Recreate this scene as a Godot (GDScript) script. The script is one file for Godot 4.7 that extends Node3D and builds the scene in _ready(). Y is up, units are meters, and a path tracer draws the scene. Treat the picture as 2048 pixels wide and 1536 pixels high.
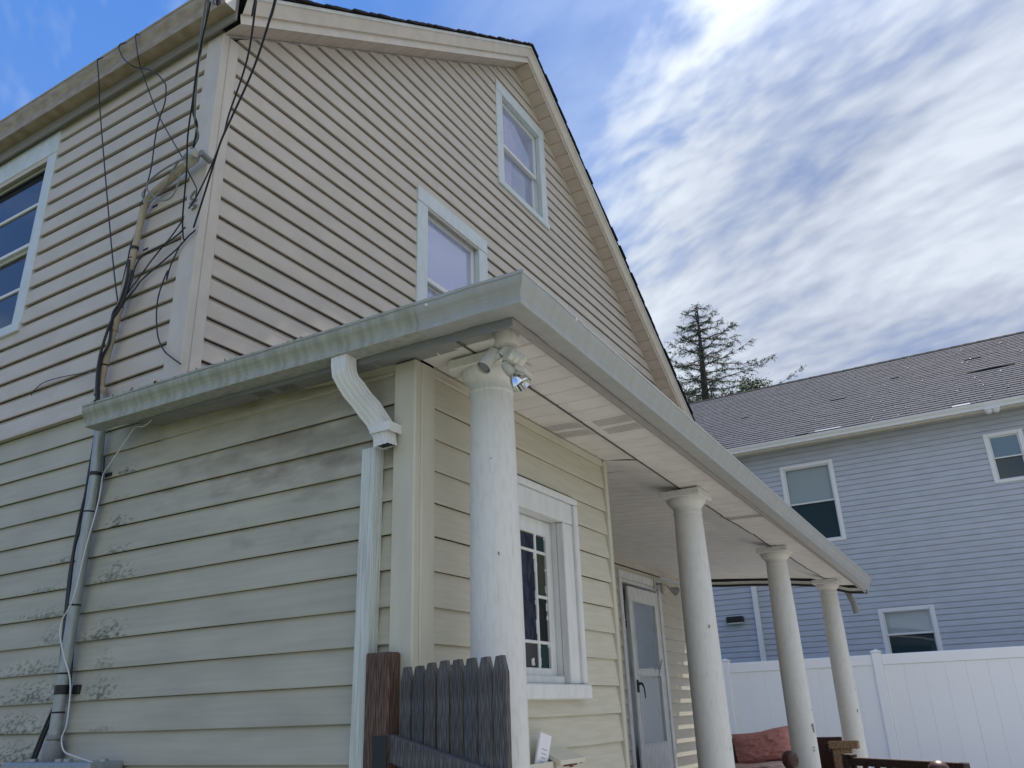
extends Node3D
# A beige sided house with a columned porch, seen from below its corner; a blue-grey house and a white fence behind.
# Metres; y up. Origin: foot of the porch room's corner. Side wall faces +z, gable and porch face +x.

const UX := -1.636          # plane of the gable wall and of the door wall
const LP := 0.1467          # exposure of the lower siding
const SP := 0.1424          # exposure of the upper side wall siding
const GP := 0.1395          # exposure of the gable siding
const NZ := -14.3           # plane of the neighbour's wall
const FZ := -12.05          # plane of the white fence

var M := {}
var org := {}
var rng := RandomNumberGenerator.new()

# ---------------------------------------------------------------- mesh builder
class MB:
	var v := PackedVector3Array()
	var n := PackedVector3Array()
	var uv := PackedVector2Array()
	var col := PackedColorArray()
	var tint := Color(1, 1, 1)
	var mode := 0            # 0: no uv, 1: uv = (x, y), 2: uv = (z, y)
	func _put(p: Vector3, nn: Vector3) -> void:
		v.append(p); n.append(nn); col.append(tint)
		uv.append(Vector2(p.x, p.y) if mode == 1 else Vector2(p.z, p.y))
	func tri(a: Vector3, b: Vector3, c: Vector3) -> void:
		var nn := (b - a).cross(c - a)
		if nn.length_squared() < 1e-16: return
		nn = nn.normalized()
		_put(a, nn); _put(c, nn); _put(b, nn)
	func quad(a: Vector3, b: Vector3, c: Vector3, d: Vector3) -> void:
		tri(a, b, c); tri(a, c, d)
	func stri(a: Vector3, b: Vector3, c: Vector3, na: Vector3, nb: Vector3, nc: Vector3) -> void:
		var g := (b - a).cross(c - a)
		if g.length_squared() < 1e-18: return
		if g.dot(na + nb + nc) >= 0.0:
			_put(a, na); _put(c, nc); _put(b, nb)
		else:
			_put(a, na); _put(b, nb); _put(c, nc)
	func box(c: Vector3, s: Vector3, bev := 0.003, B := Basis.IDENTITY) -> void:
		var h := s * 0.5
		var e: float = min(bev, min(h.x, min(h.y, h.z)) * 0.45)
		for ax in 3:
			var u := (ax + 1) % 3
			var w := (ax + 2) % 3
			for sg in [-1.0, 1.0]:
				var q := []
				for k in [[-1, -1], [1, -1], [1, 1], [-1, 1]]:
					var p := Vector3.ZERO
					p[ax] = sg * h[ax]; p[u] = k[0] * (h[u] - e); p[w] = k[1] * (h[w] - e)
					q.append(c + B * p)
				if sg > 0: quad(q[0], q[1], q[2], q[3])
				else: quad(q[3], q[2], q[1], q[0])
		for ax in 3:
			var u := (ax + 1) % 3
			var w := (ax + 2) % 3
			for su in [-1.0, 1.0]:
				for sw in [-1.0, 1.0]:
					var p := []
					for k in [[-1, 0], [1, 0], [1, 1], [-1, 1]]:
						var t := Vector3.ZERO
						t[ax] = k[0] * (h[ax] - e)
						t[u] = su * (h[u] - (e if k[1] == 1 else 0.0)); t[w] = sw * (h[w] - (0.0 if k[1] == 1 else e))
						p.append(c + B * t)
					if su * sw > 0: quad(p[0], p[1], p[2], p[3])
					else: quad(p[3], p[2], p[1], p[0])
		for sx in [-1.0, 1.0]:
			for sy in [-1.0, 1.0]:
				for sz in [-1.0, 1.0]:
					var a := c + B * Vector3(sx * h.x, sy * (h.y - e), sz * (h.z - e))
					var b := c + B * Vector3(sx * (h.x - e), sy * h.y, sz * (h.z - e))
					var d := c + B * Vector3(sx * (h.x - e), sy * (h.y - e), sz * h.z)
					if sx * sy * sz > 0: tri(a, b, d)
					else: tri(a, d, b)
	func bx(x0: float, x1: float, y0: float, y1: float, z0: float, z1: float, bev := 0.003) -> void:
		box(Vector3((x0 + x1) * 0.5, (y0 + y1) * 0.5, (z0 + z1) * 0.5), Vector3(abs(x1 - x0), abs(y1 - y0), abs(z1 - z0)), bev)
	func tube(pts: Array, r, sides := 8, caps := true, squash := Vector2.ONE) -> void:
		var m := pts.size()
		var rings := []
		var nrm := []
		var ref := Vector3.ZERO
		for i in m:
			var t: Vector3 = (pts[min(i + 1, m - 1)] - pts[max(i - 1, 0)]).normalized()
			if i == 0:
				ref = t.cross(Vector3.UP if abs(t.y) < 0.9 else Vector3.RIGHT).normalized()
			else:
				ref = (ref - t * ref.dot(t)).normalized()
			var bi := t.cross(ref)
			var rr: float = r[i] if r is Array else r
			var ring := []
			var nn := []
			for k in sides:
				var an := TAU * k / sides
				var d := ref * cos(an) * squash.x + bi * sin(an) * squash.y
				ring.append(pts[i] + d * rr); nn.append(d.normalized())
			rings.append(ring); nrm.append(nn)
		for i in m - 1:
			for k in sides:
				var k2 := (k + 1) % sides
				stri(rings[i][k], rings[i + 1][k], rings[i + 1][k2], nrm[i][k], nrm[i + 1][k], nrm[i + 1][k2])
				stri(rings[i][k], rings[i + 1][k2], rings[i][k2], nrm[i][k], nrm[i + 1][k2], nrm[i][k2])
		if caps:
			for e in [0, m - 1]:
				for k in sides:
					var k2 := (k + 1) % sides
					tri(pts[e], rings[e][k], rings[e][k2])
	func lathe(prof: Array, c: Vector3, sides := 40, ax := Basis.IDENTITY, sharp := false) -> void:
		# prof: Vector2(radius, height)
		var m := prof.size()
		for i in m - 1:
			var d: Vector2 = prof[i + 1] - prof[i]
			var pn := Vector2(d.y, -d.x).normalized()
			var n0 := pn
			var n1 := pn
			if not sharp:
				if i > 0:
					var d0: Vector2 = prof[i] - prof[i - 1]
					var q := Vector2(d0.y, -d0.x).normalized()
					if q.dot(pn) > 0.5: n0 = (pn + q).normalized()
				if i < m - 2:
					var d1: Vector2 = prof[i + 2] - prof[i + 1]
					var q1 := Vector2(d1.y, -d1.x).normalized()
					if q1.dot(pn) > 0.5: n1 = (pn + q1).normalized()
			for k in sides:
				var a0 := TAU * k / sides
				var a1 := TAU * (k + 1) / sides
				var e0 := Vector3(cos(a0), 0, sin(a0))
				var e1 := Vector3(cos(a1), 0, sin(a1))
				var up := Vector3.UP
				var A: Vector3 = c + ax * (e0 * prof[i].x + up * prof[i].y)
				var B: Vector3 = c + ax * (e1 * prof[i].x + up * prof[i].y)
				var C: Vector3 = c + ax * (e1 * prof[i + 1].x + up * prof[i + 1].y)
				var D: Vector3 = c + ax * (e0 * prof[i + 1].x + up * prof[i + 1].y)
				var na0 := ax * (e0 * n0.x + up * n0.y)
				var na1 := ax * (e1 * n0.x + up * n0.y)
				var nb0 := ax * (e0 * n1.x + up * n1.y)
				var nb1 := ax * (e1 * n1.x + up * n1.y)
				stri(A, D, C, na0, nb0, nb1)
				stri(A, C, B, na0, nb1, na1)
	func strip(prof: Array, O0: Vector3, O1: Vector3, outd: Vector3, up := Vector3.UP, closed := false, ends := false) -> void:
		var m := prof.size()
		var P0 := []
		var P1 := []
		for p in prof:
			P0.append(O0 + outd * p.x + up * p.y); P1.append(O1 + outd * p.x + up * p.y)
		for i in (m if closed else m - 1):
			var j := (i + 1) % m
			quad(P0[i], P0[j], P1[j], P1[i])
		if ends:
			var c0 := Vector3.ZERO
			var c1 := Vector3.ZERO
			for i in m:
				c0 += P0[i] / m; c1 += P1[i] / m
			for i in m:
				var j := (i + 1) % m
				tri(c0, P0[j], P0[i]); tri(c1, P1[i], P1[j])
	func mesh(o: Vector3) -> ArrayMesh:
		var vv := PackedVector3Array()
		vv.resize(v.size())
		for i in v.size(): vv[i] = v[i] - o
		var a := []
		a.resize(Mesh.ARRAY_MAX)
		a[Mesh.ARRAY_VERTEX] = vv; a[Mesh.ARRAY_NORMAL] = n; a[Mesh.ARRAY_TEX_UV] = uv; a[Mesh.ARRAY_COLOR] = col
		var am := ArrayMesh.new()
		am.add_surface_from_arrays(Mesh.PRIMITIVE_TRIANGLES, a)
		return am

class Wall:                  # a wall plane: u along it, y up, t outwards
	var O: Vector3
	var U: Vector3
	var N: Vector3
	func _init(o: Vector3, u: Vector3, nn: Vector3) -> void:
		O = o; U = u; N = nn
	func p(u: float, y: float, t: float) -> Vector3: return O + U * u + Vector3.UP * y + N * t
	func box(mb: MB, u0: float, u1: float, y0: float, y1: float, t0: float, t1: float, bev := 0.003) -> void:
		var a := p(u0, y0, t0)
		var b := p(u1, y1, t1)
		mb.bx(min(a.x, b.x), max(a.x, b.x), min(a.y, b.y), max(a.y, b.y), min(a.z, b.z), max(a.z, b.z), bev)

# ---------------------------------------------------------------- scene tree helpers
func thing(called: String, label: String, category: String, at := Vector3.ZERO, group := "") -> Node3D:
	var o := Node3D.new()
	o.name = called; o.position = at
	add_child(o, true)
	o.set_meta("label", label); o.set_meta("category", category)
	if group != "": o.set_meta("group", group)
	org[o] = at
	return o

func obj(called: String, mb: MB, mat: Material, parent: Node = null) -> MeshInstance3D:
	var o := MeshInstance3D.new()
	o.name = called
	var at: Vector3 = org[parent] if parent else Vector3.ZERO
	o.mesh = mb.mesh(at); o.material_override = mat
	(parent if parent else self).add_child(o, true)
	org[o] = at
	return o

func tag(o: Node, label: String, category: String, group := "") -> void:
	o.set_meta("label", label); o.set_meta("category", category)
	if group != "": o.set_meta("group", group)

func lin(r: float, g: float, b: float) -> Color:
	return Color(r, g, b).linear_to_srgb()

func noise(seed_: int, freq: float, octaves := 4, kind := FastNoiseLite.TYPE_SIMPLEX_SMOOTH) -> FastNoiseLite:
	var f := FastNoiseLite.new()
	f.seed = seed_; f.frequency = freq; f.noise_type = kind
	f.fractal_octaves = octaves
	return f

func ntex(seed_: int, freq: float, lo: Color, hi: Color, octaves := 5, a := 0.0, b := 1.0, size := 512) -> NoiseTexture2D:
	var t := NoiseTexture2D.new()
	t.width = size; t.height = size; t.seamless = true; t.noise = noise(seed_, freq, octaves)
	var g := Gradient.new()
	g.offsets = PackedFloat32Array([a, b]); g.colors = PackedColorArray([lo, hi])
	t.color_ramp = g
	return t

func nbump(seed_: int, freq: float, strength: float, octaves := 4, size := 512) -> NoiseTexture2D:
	var t := NoiseTexture2D.new()
	t.width = size; t.height = size; t.seamless = true; t.noise = noise(seed_, freq, octaves)
	t.as_normal_map = true; t.bump_strength = strength
	return t

func mat(c: Color, rough: float, tex: Texture2D = null, scale := Vector3.ONE, nrm: Texture2D = null, nstr := 1.0, metal := 0.0) -> StandardMaterial3D:
	var m := StandardMaterial3D.new()
	m.albedo_color = c; m.roughness = rough; m.metallic = metal
	m.vertex_color_use_as_albedo = true
	if tex or nrm:
		m.uv1_triplanar = true; m.uv1_world_triplanar = true; m.uv1_scale = scale
		m.uv1_triplanar_sharpness = 8.0
	if tex: m.albedo_texture = tex
	if nrm:
		m.normal_enabled = true; m.normal_texture = nrm; m.normal_scale = nstr
	return m

func glass(c: Color, alpha: float) -> StandardMaterial3D:
	var m := StandardMaterial3D.new()
	m.albedo_color = Color(c.r, c.g, c.b, alpha); m.roughness = 0.03; m.metallic_specular = 0.7
	m.transparency = BaseMaterial3D.TRANSPARENCY_ALPHA
	return m

# ---------------------------------------------------------------- sky
var n_big: FastNoiseLite
var n_mid: FastNoiseLite
var n_fine: FastNoiseLite
var n_warp: FastNoiseLite

func sky_color(d: Vector3) -> Color:
	var el := clampf(d.y, 0.0, 1.0)
	var base := Color(0.215, 0.31, 0.465).lerp(Color(0.026, 0.128, 0.43), pow(el, 0.55))
	if d.y < 0.0: return Color(0.36, 0.40, 0.44)
	# the high cloud sheet, laid out on a flat layer above
	var q := Vector2(d.x, d.z) / (d.y + 0.12)
	var w := Vector2(n_warp.get_noise_2d(q.x * 60.0, q.y * 60.0), n_warp.get_noise_2d(q.x * 60.0 + 400.0, q.y * 60.0 + 90.0))
	# streaks fan out along the wind
	var along := Vector2(0.91, 0.41)
	var s := Vector2(q.dot(along), q.dot(Vector2(-0.41, 0.91)))
	s += w * 0.10
	var bank := d.dot(Vector3(0.801, -0.263, -0.537))
	var big := n_big.get_noise_2d(s.x * 40.0, s.y * 60.0)
	var mid := n_mid.get_noise_2d(s.x * 58.0, s.y * 150.0)
	var fine := n_fine.get_noise_2d(s.x * 420.0 + mid * 18.0, s.y * 900.0 + mid * 18.0)
	# the sheet lies over the front; unseen cloud added behind the camera lights the walls
	var edge := smoothstep(-0.06, 0.12, maxf(bank, d.z * 0.35 + d.x * 0.5 - 0.12) + big * 0.10 + mid * 0.07 + fine * 0.03)
	var dens := edge * clampf(1.0 + big * 0.30 + mid * 0.3 + fine * 0.16, 0.0, 1.0)
	dens = max(dens, 0.45 * clampf(mid * 1.2 + big * 0.8 + fine * 0.3 - 0.12, 0.0, 1.0))
	dens = max(dens, smoothstep(0.3, 0.0, d.y) * 0.55)
	dens = max(dens, 0.34 * smoothstep(-0.42, 0.0, bank + mid * 0.08))
	var sun := Vector3(0.03, 0.86, -0.51).normalized()
	var near_sun := pow(clampf(d.dot(sun), 0.0, 1.0), 36.0)
	var lit := clampf(0.52 + mid * 0.55 + big * 0.48 + fine * 0.24, 0.0, 1.0)
	lit = clampf(lit + 0.30 * smoothstep(0.34, 0.04, bank) - 0.05, 0.0, 1.0)
	var cloud := Color(0.195, 0.226, 0.312).lerp(Color(0.485, 0.525, 0.575), lit) * (0.93 + 1.9 * near_sun)
	return base.lerp(cloud, clampf(dens, 0.0, 0.96))

func make_sky() -> PanoramaSkyMaterial:
	n_big = noise(11, 0.02, 3); n_mid = noise(23, 0.02, 6); n_fine = noise(37, 0.02, 4); n_mid.fractal_gain = 0.6; n_warp = noise(51, 0.012, 3)
	var cw := 768
	var ch := 384
	var img := Image.create(cw, ch, false, Image.FORMAT_RGBF)
	for j in ch:
		for i in cw: img.set_pixel(i, j, sky_color(_dir((i + 0.5) / cw, (j + 0.5) / ch)))
	var W := 4096
	var H := 2048
	img.resize(W, H, Image.INTERPOLATE_BILINEAR)
	# the same sky, finer, where there is something to see
	for j in range(420, 880):
		for i in range(3180, 4360):
			img.set_pixel(i % W, j, sky_color(_dir((i + 0.5) / W, (j + 0.5) / H)))
	var m := PanoramaSkyMaterial.new()
	m.panorama = ImageTexture.create_from_image(img)
	return m

func _dir(u: float, vv: float) -> Vector3:
	var phi := u * TAU
	var th := vv * PI
	return Vector3(sin(phi) * sin(th), cos(th), -cos(phi) * sin(th))

# ---------------------------------------------------------------- ready
func _ready() -> void:
	rng.seed = 4711
	var cam := Camera3D.new()
	cam.name = "camera"
	cam.position = Vector3(2.0628, 1.5, 2.7)
	cam.basis = Basis.from_euler(Vector3(deg_to_rad(21.95), deg_to_rad(30.068), deg_to_rad(-1.987)))
	cam.fov = 50.4316; cam.near = 0.05; cam.far = 400.0
	add_child(cam)
	var env := Environment.new()
	env.background_mode = Environment.BG_SKY
	var sky := Sky.new()
	sky.sky_material = make_sky()
	env.sky = sky
	env.tonemap_mode = Environment.TONE_MAPPER_LINEAR
	env.tonemap_exposure = 1.78
	env.sdfgi_enabled = true; env.ssao_enabled = true; env.ssil_enabled = true
	var we := WorldEnvironment.new()
	we.name = "world"; we.environment = env
	add_child(we)
	var sun := DirectionalLight3D.new()
	sun.name = "sun"
	sun.light_energy = 1.6; sun.light_color = Color(1.0, 0.96, 0.9); sun.light_angular_distance = 0.5
	sun.shadow_enabled = true
	sun.look_at_from_position(Vector3.ZERO, -Vector3(0.045, 0.86, -0.51), Vector3.UP)
	add_child(sun)
	make_materials()
	build_ground()
	build_house()
	build_neighbour()
	build_fence()
	build_trees()
	build_mast()
	build_cables()
	build_floodlight()
	build_gate()
	build_mailboxes()
	build_porch_things()

func make_materials() -> void:
	var mott := ntex(5, 0.012, Color(0.965, 0.965, 0.96), Color(1, 1, 1), 6, 0.25, 0.7)
	var spots := ntex(9, 0.035, Color(0.965, 0.965, 0.96), Color(1, 1, 1), 6, 0.2, 0.5)
	var streak := ntex(15, 0.012, Color(0.92, 0.925, 0.91), Color(1, 1, 1), 6, 0.2, 0.75)
	var algae := ntex(19, 0.012, Color(0.87, 0.88, 0.85), Color(0.995, 1, 0.99), 6, 0.2, 0.75)
	var rustst := ntex(21, 0.016, Color(0.88, 0.84, 0.79), Color(1, 0.99, 0.98), 6, 0.2, 0.8)
	var grain := nbump(3, 0.02, 0.6, 4)
	var fine := nbump(7, 0.05, 0.25, 4)
	M.upper = mat(lin(0.58, 0.525, 0.478), 0.55, mott, Vector3(0.35, 0.6, 0.35), grain, 0.15)
	M.upper.uv1_scale = Vector3(0.4, 0.9, 0.4)
	M.lower = mat(lin(0.56, 0.54, 0.455), 0.6, mott, Vector3(0.5, 6.0, 0.5), grain, 0.35)
	M.stained = shaded_mildew_material()
	M.door_side = mat(lin(0.56, 0.54, 0.47), 0.6, mott, Vector3(0.5, 6.0, 0.5), grain, 0.3)
	M.sheath = mat(lin(0.03, 0.03, 0.035), 0.9)
	M.trim = mat(lin(0.60, 0.55, 0.505), 0.5, mott, Vector3(0.7, 0.5, 0.7), grain, 0.08)
	M.trim_low = mat(lin(0.55, 0.54, 0.46), 0.5, mott, Vector3(0.9, 0.3, 0.9), grain, 0.08)
	M.white = mat(lin(0.70, 0.72, 0.73), 0.45, mott, Vector3(2.2, 0.6, 2.2), fine, 0.15)
	M.window_white = mat(lin(0.62, 0.68, 0.73), 0.4, mott, Vector3(1.6, 0.7, 1.6), fine, 0.1)
	M.sash = mat(lin(0.72, 0.74, 0.75), 0.35)
	M.gutter = mat(lin(0.365, 0.385, 0.39), 0.42, mott, Vector3(2.0, 0.6, 2.0), fine, 0.12)
	M.gutter_green = mat(lin(0.385, 0.40, 0.385), 0.5, algae, Vector3(2.6, 0.5, 2.6), fine, 0.2)
	M.gutter_rust = mat(lin(0.38, 0.335, 0.27), 0.5, rustst, Vector3(0.7, 2.0, 0.7), fine, 0.1)
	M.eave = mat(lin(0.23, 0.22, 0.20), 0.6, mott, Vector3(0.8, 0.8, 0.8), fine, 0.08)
	M.fascia_shaded = mat(lin(0.20, 0.215, 0.235), 0.5, mott, Vector3(1.5, 1.5, 1.5), fine, 0.1)  # darker fascia copy; the shade of the side is put into its colour
	M.soffit_shaded = mat(lin(0.28, 0.285, 0.29), 0.55, mott, Vector3(0.8, 0.8, 0.8), fine, 0.08)  # soffit colour darkened to hold the overhang shade along the side wall
	M.pipe = mat(lin(0.62, 0.66, 0.68), 0.45, algae, Vector3(7.0, 0.35, 7.0), fine, 0.1)
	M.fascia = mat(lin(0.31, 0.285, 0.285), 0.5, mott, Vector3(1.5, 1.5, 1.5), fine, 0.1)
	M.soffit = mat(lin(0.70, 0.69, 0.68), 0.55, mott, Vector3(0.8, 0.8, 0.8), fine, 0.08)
	M.rake_soffit = mat(lin(0.56, 0.49, 0.44), 0.55, mott, Vector3(0.8, 0.8, 0.8), fine, 0.08)
	M.rake = mat(lin(0.64, 0.58, 0.52), 0.5, mott, Vector3(0.8, 0.8, 0.8), fine, 0.06)
	M.vent = mat(lin(0.10, 0.10, 0.11), 0.9)
	M.shingle_dark = mat(lin(0.035, 0.036, 0.044), 0.9, ntex(29, 0.09, Color(0.6, 0.6, 0.62), Color(1, 1, 1), 3), Vector3(3, 3, 3), fine, 0.6)
	M.shingle_dark.metallic_specular = 0.1
	M.column = mat(lin(0.66, 0.67, 0.665), 0.55, spots, Vector3(2.4, 0.55, 2.4), nbump(13, 0.03, 0.6, 5), 0.25)
	M.crack = mat(lin(0.40, 0.40, 0.39), 0.9)
	M.paint_bare = mat(lin(0.20, 0.19, 0.19), 0.9)
	M.glass = glass(Color(0.72, 0.80, 0.86), 0.10)
	M.glass_dark = glass(Color(0.21, 0.30, 0.33), 0.55)
	M.glass_dark.metallic_specular = 0.5
	M.glass_navy = glass(Color(0.05, 0.10, 0.19), 0.62)  # reflection of deep blue sky put into the pane colour
	M.glass_sky = glass(Color(0.36, 0.52, 0.62), 0.62)  # bright sky reflection painted as the glass tint
	M.glass_lilac = glass(Color(0.74, 0.78, 0.94), 0.34)  # tint carries the sky reflected in the gable windows
	M.cable = mat(lin(0.018, 0.019, 0.026), 0.45)
	M.cable_grey = mat(lin(0.22, 0.23, 0.24), 0.5)
	M.cable_white = mat(lin(0.62, 0.64, 0.66), 0.5)
	M.steel = mat(lin(0.34, 0.38, 0.40), 0.42, streak, Vector3(6, 1.2, 6), fine, 0.2, 0.35)
	M.conduit_tan = mat(lin(0.42, 0.36, 0.28), 0.6, streak, Vector3(6, 1.2, 6), fine, 0.2)
	M.black = mat(lin(0.014, 0.015, 0.018), 0.5)
	M.chrome = mat(lin(0.85, 0.86, 0.88), 0.08, null, Vector3.ONE, null, 1.0, 1.0)
	M.fixture = mat(lin(0.50, 0.50, 0.47), 0.5, spots, Vector3(9, 9, 9), fine, 0.1)
	var wood_t := ntex(33, 0.03, Color(0.45, 0.42, 0.42), Color(1, 1, 1), 5, 0.2, 0.75)
	var wood_n := nbump(35, 0.04, 6.0, 4)
	M.grey_wood = mat(lin(0.185, 0.18, 0.178), 0.85, wood_t, Vector3(22, 0.7, 22), wood_n, 0.15)
	M.post_wood = mat(lin(0.19, 0.125, 0.095), 0.85, wood_t, Vector3(16, 0.5, 16), wood_n, 0.15)
	M.raw_wood = mat(lin(0.46, 0.31, 0.19), 0.7, wood_t, Vector3(3, 8, 3), wood_n, 0.3)
	M.dark_wood = mat(lin(0.055, 0.025, 0.020), 0.45, wood_t, Vector3(3, 3, 3))
	M.finial = mat(lin(0.12, 0.055, 0.045), 0.4, wood_t, Vector3(6, 6, 6))
	M.red_cloth = mat(lin(0.58, 0.27, 0.26), 0.9, mott, Vector3(3, 3, 3), nbump(43, 0.1, 3.0, 3), 0.3)  # paler red stands in for sunlight on the cushion
	M.pink_cloth = mat(lin(0.66, 0.50, 0.48), 0.9, mott, Vector3(3, 3, 3), nbump(43, 0.1, 3.0, 3), 0.3)
	M.n_siding = mat(lin(0.475, 0.512, 0.585), 0.55, mott, Vector3(0.3, 1.0, 0.3), grain, 0.12)
	M.n_white = mat(lin(0.76, 0.77, 0.78), 0.4)
	M.n_soffit = mat(lin(0.66, 0.63, 0.57), 0.5)
	M.n_shingle = mat(lin(0.088, 0.104, 0.145), 0.9, ntex(29, 0.09, Color(0.62, 0.62, 0.64), Color(1, 1, 1), 4), Vector3(2.2, 2.2, 2.2), nbump(45, 0.09, 2.0, 3), 0.4)
	M.n_shingle.metallic_specular = 0.25
	M.blind = mat(lin(0.40, 0.47, 0.47), 0.6)
	M.blind_pale = mat(lin(0.84, 0.84, 0.97), 0.6)  # brightened to carry the cloud reflection of the gable panes
	M.curtain = mat(lin(0.62, 0.52, 0.66), 0.8)
	M.curtain_grey = mat(lin(0.33, 0.35, 0.40), 0.8)
	M.room = mat(lin(0.05, 0.065, 0.075), 0.9)
	M.vinyl = mat(lin(0.90, 0.91, 0.92), 0.3)
	M.bark = mat(lin(0.075, 0.065, 0.06), 0.9)
	M.needles = mat(lin(0.095, 0.115, 0.09), 0.8)
	M.needles.backlight_enabled = true; M.needles.backlight = Color(0.10, 0.14, 0.08)
	M.leaf = mat(lin(0.085, 0.12, 0.045), 0.7)
	M.leaf.backlight_enabled = true; M.leaf.backlight = Color(0.14, 0.19, 0.06)
	M.lawn = mat(lin(0.14, 0.16, 0.09), 0.95, ntex(49, 0.03, Color(0.6, 0.62, 0.5), Color(1, 1, 1), 5), Vector3(0.5, 0.5, 0.5))
	M.concrete = mat(lin(0.28, 0.275, 0.265), 0.85, mott, Vector3(1, 1, 1), fine, 0.3)
	M.deck = mat(lin(0.15, 0.15, 0.155), 0.8, mott, Vector3(1, 1, 1), fine, 0.3)
	M.paper = mat(lin(0.78, 0.79, 0.86), 0.6)
	M.ink = mat(lin(0.25, 0.25, 0.40), 0.8)
	M.cream = mat(lin(0.62, 0.60, 0.52), 0.5, spots, Vector3(7, 7, 7), fine, 0.15)
	M.rust = mat(lin(0.14, 0.065, 0.035), 0.8)
	M.inner_door = mat(lin(0.36, 0.39, 0.41), 0.5, mott, Vector3(1.5, 0.6, 1.5))
	M.storm = mat(lin(0.72, 0.74, 0.77), 0.45, streak, Vector3(2.5, 0.7, 2.5), fine, 0.1)

func shaded_mildew_material() -> StandardMaterial3D:
	# mildew and brown tone of the lower side wall: x -3.2 .. 0, y 1.2 .. 3.0
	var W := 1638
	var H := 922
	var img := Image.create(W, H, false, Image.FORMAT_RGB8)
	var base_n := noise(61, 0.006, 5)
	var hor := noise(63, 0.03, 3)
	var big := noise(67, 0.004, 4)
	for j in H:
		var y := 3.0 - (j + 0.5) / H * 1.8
		for i in W:
			var x := (i + 0.5) / W * 3.2 - 3.2
			var g := 0.965 + 0.06 * base_n.get_noise_2d(i * 0.5, j * 1.6) + 0.035 * hor.get_noise_2d(i * 0.08, j * 2.0)
			var c := Color(g, g, g)
			# brown blotches, strongest at the top near the corner
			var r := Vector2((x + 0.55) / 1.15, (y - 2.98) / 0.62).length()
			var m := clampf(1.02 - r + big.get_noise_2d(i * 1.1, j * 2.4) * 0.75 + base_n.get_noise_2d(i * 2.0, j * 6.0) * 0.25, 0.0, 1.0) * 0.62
			# varies by course, stronger at the top of each board, with streaks
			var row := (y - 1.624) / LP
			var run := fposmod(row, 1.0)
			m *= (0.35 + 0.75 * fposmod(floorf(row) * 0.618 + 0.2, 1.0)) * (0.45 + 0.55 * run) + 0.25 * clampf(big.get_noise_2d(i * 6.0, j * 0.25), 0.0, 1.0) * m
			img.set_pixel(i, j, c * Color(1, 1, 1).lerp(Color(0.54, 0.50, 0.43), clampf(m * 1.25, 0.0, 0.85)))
	var fl := noise(65, 0.045, 5)
	# each patch: centre x, foot y, half width, height, strength
	var patches := [[-1.97, 2.80, 0.08, 0.055, 0.9], [-1.99, 2.655, 0.09, 0.04, 0.5], [-1.985, 2.505, 0.12, 0.08, 0.95], [-1.97, 2.36, 0.12, 0.06, 0.7],
		[-1.945, 2.212, 0.15, 0.125, 0.9], [-1.99, 2.07, 0.10, 0.03, 0.4], [-1.93, 1.775, 0.09, 0.12, 0.55], [-1.955, 1.92, 0.17, 0.115, 0.95], [-1.915, 1.628, 0.15, 0.14, 0.75], [-1.85, 1.48, 0.12, 0.04, 0.35],
		[-2.42, 2.36, 0.13, 0.05, 0.6], [-2.55, 2.212, 0.3, 0.04, 0.5], [-2.50, 2.065, 0.28, 0.07, 0.7], [-2.42, 1.92, 0.12, 0.14, 0.5], [-2.55, 1.775, 0.34, 0.10, 0.7], [-2.50, 1.628, 0.34, 0.14, 0.85], [-2.60, 1.48, 0.4, 0.13, 0.8], [-2.55, 1.345, 0.4, 0.12, 0.9]]
	for p in patches:
		var i0 := int((p[0] - p[2] * 1.3 + 3.2) / 3.2 * W)
		var i1 := int((p[0] + p[2] * 1.3 + 3.2) / 3.2 * W)
		var j0 := int((3.0 - p[1] - p[3]) / 1.8 * H)
		var j1 := int((3.0 - p[1]) / 1.8 * H)
		for j in range(max(j0, 0), min(j1 + 1, H)):
			for i in range(max(i0, 0), min(i1, W)):
				var x: float = absf((i + 0.5) / W * 3.2 - 3.2 - p[0]) / (p[2] * 1.3)
				var h: float = (3.0 - (j + 0.5) / H * 1.8 - p[1]) / p[3]
				var k: float = fl.get_noise_2d(i * 0.9 + j * 0.35, j * 1.7 + p[0] * 700.0) * 0.9 + fl.get_noise_2d(i * 3.0 + 50.0, j * 3.6) * 0.28 + hor.get_noise_2d(i * 0.4 + 90.0, j * 1.6) * 0.35
				var f: float = clampf((k + 0.50 - x * 0.55 - h * 0.60) * 1.05, 0.0, 1.0) * (1.0 - smoothstep(0.7, 1.0, x)) * (1.0 - smoothstep(0.6, 1.05, h)) * p[4]
				img.set_pixel(i, j, img.get_pixel(i, j).lerp(Color(0.30, 0.34, 0.27), f * 0.85))
	var m := mat(lin(0.465, 0.45, 0.375), 0.62)  # base darker than the facade siding: side wall shade put into the colour
	m.albedo_texture = ImageTexture.create_from_image(img)
	m.uv1_scale = Vector3(1.0 / 3.2, -1.0 / 1.8, 1); m.uv1_offset = Vector3(1.0, 3.0 / 1.8, 0)
	m.texture_repeat = false
	return m

func build_ground() -> void:
	var mb := MB.new()
	mb.bx(-250, 250, -0.5, 0.0, -250, 250, 0.0)
	var g := obj("lawn", mb, M.lawn)
	g.set_meta("kind", "structure")
	mb = MB.new()
	mb.bx(0.8, 9.0, -0.3, 0.03, -11.9, 5.0, 0.01)  # unseen paving added to bounce light onto the gable and fence
	mb.bx(-6.0, 0.79, -0.3, 0.03, -11.9, -8.4, 0.01)
	obj("added_paving", mb, M.concrete).set_meta("kind", "structure")

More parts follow.
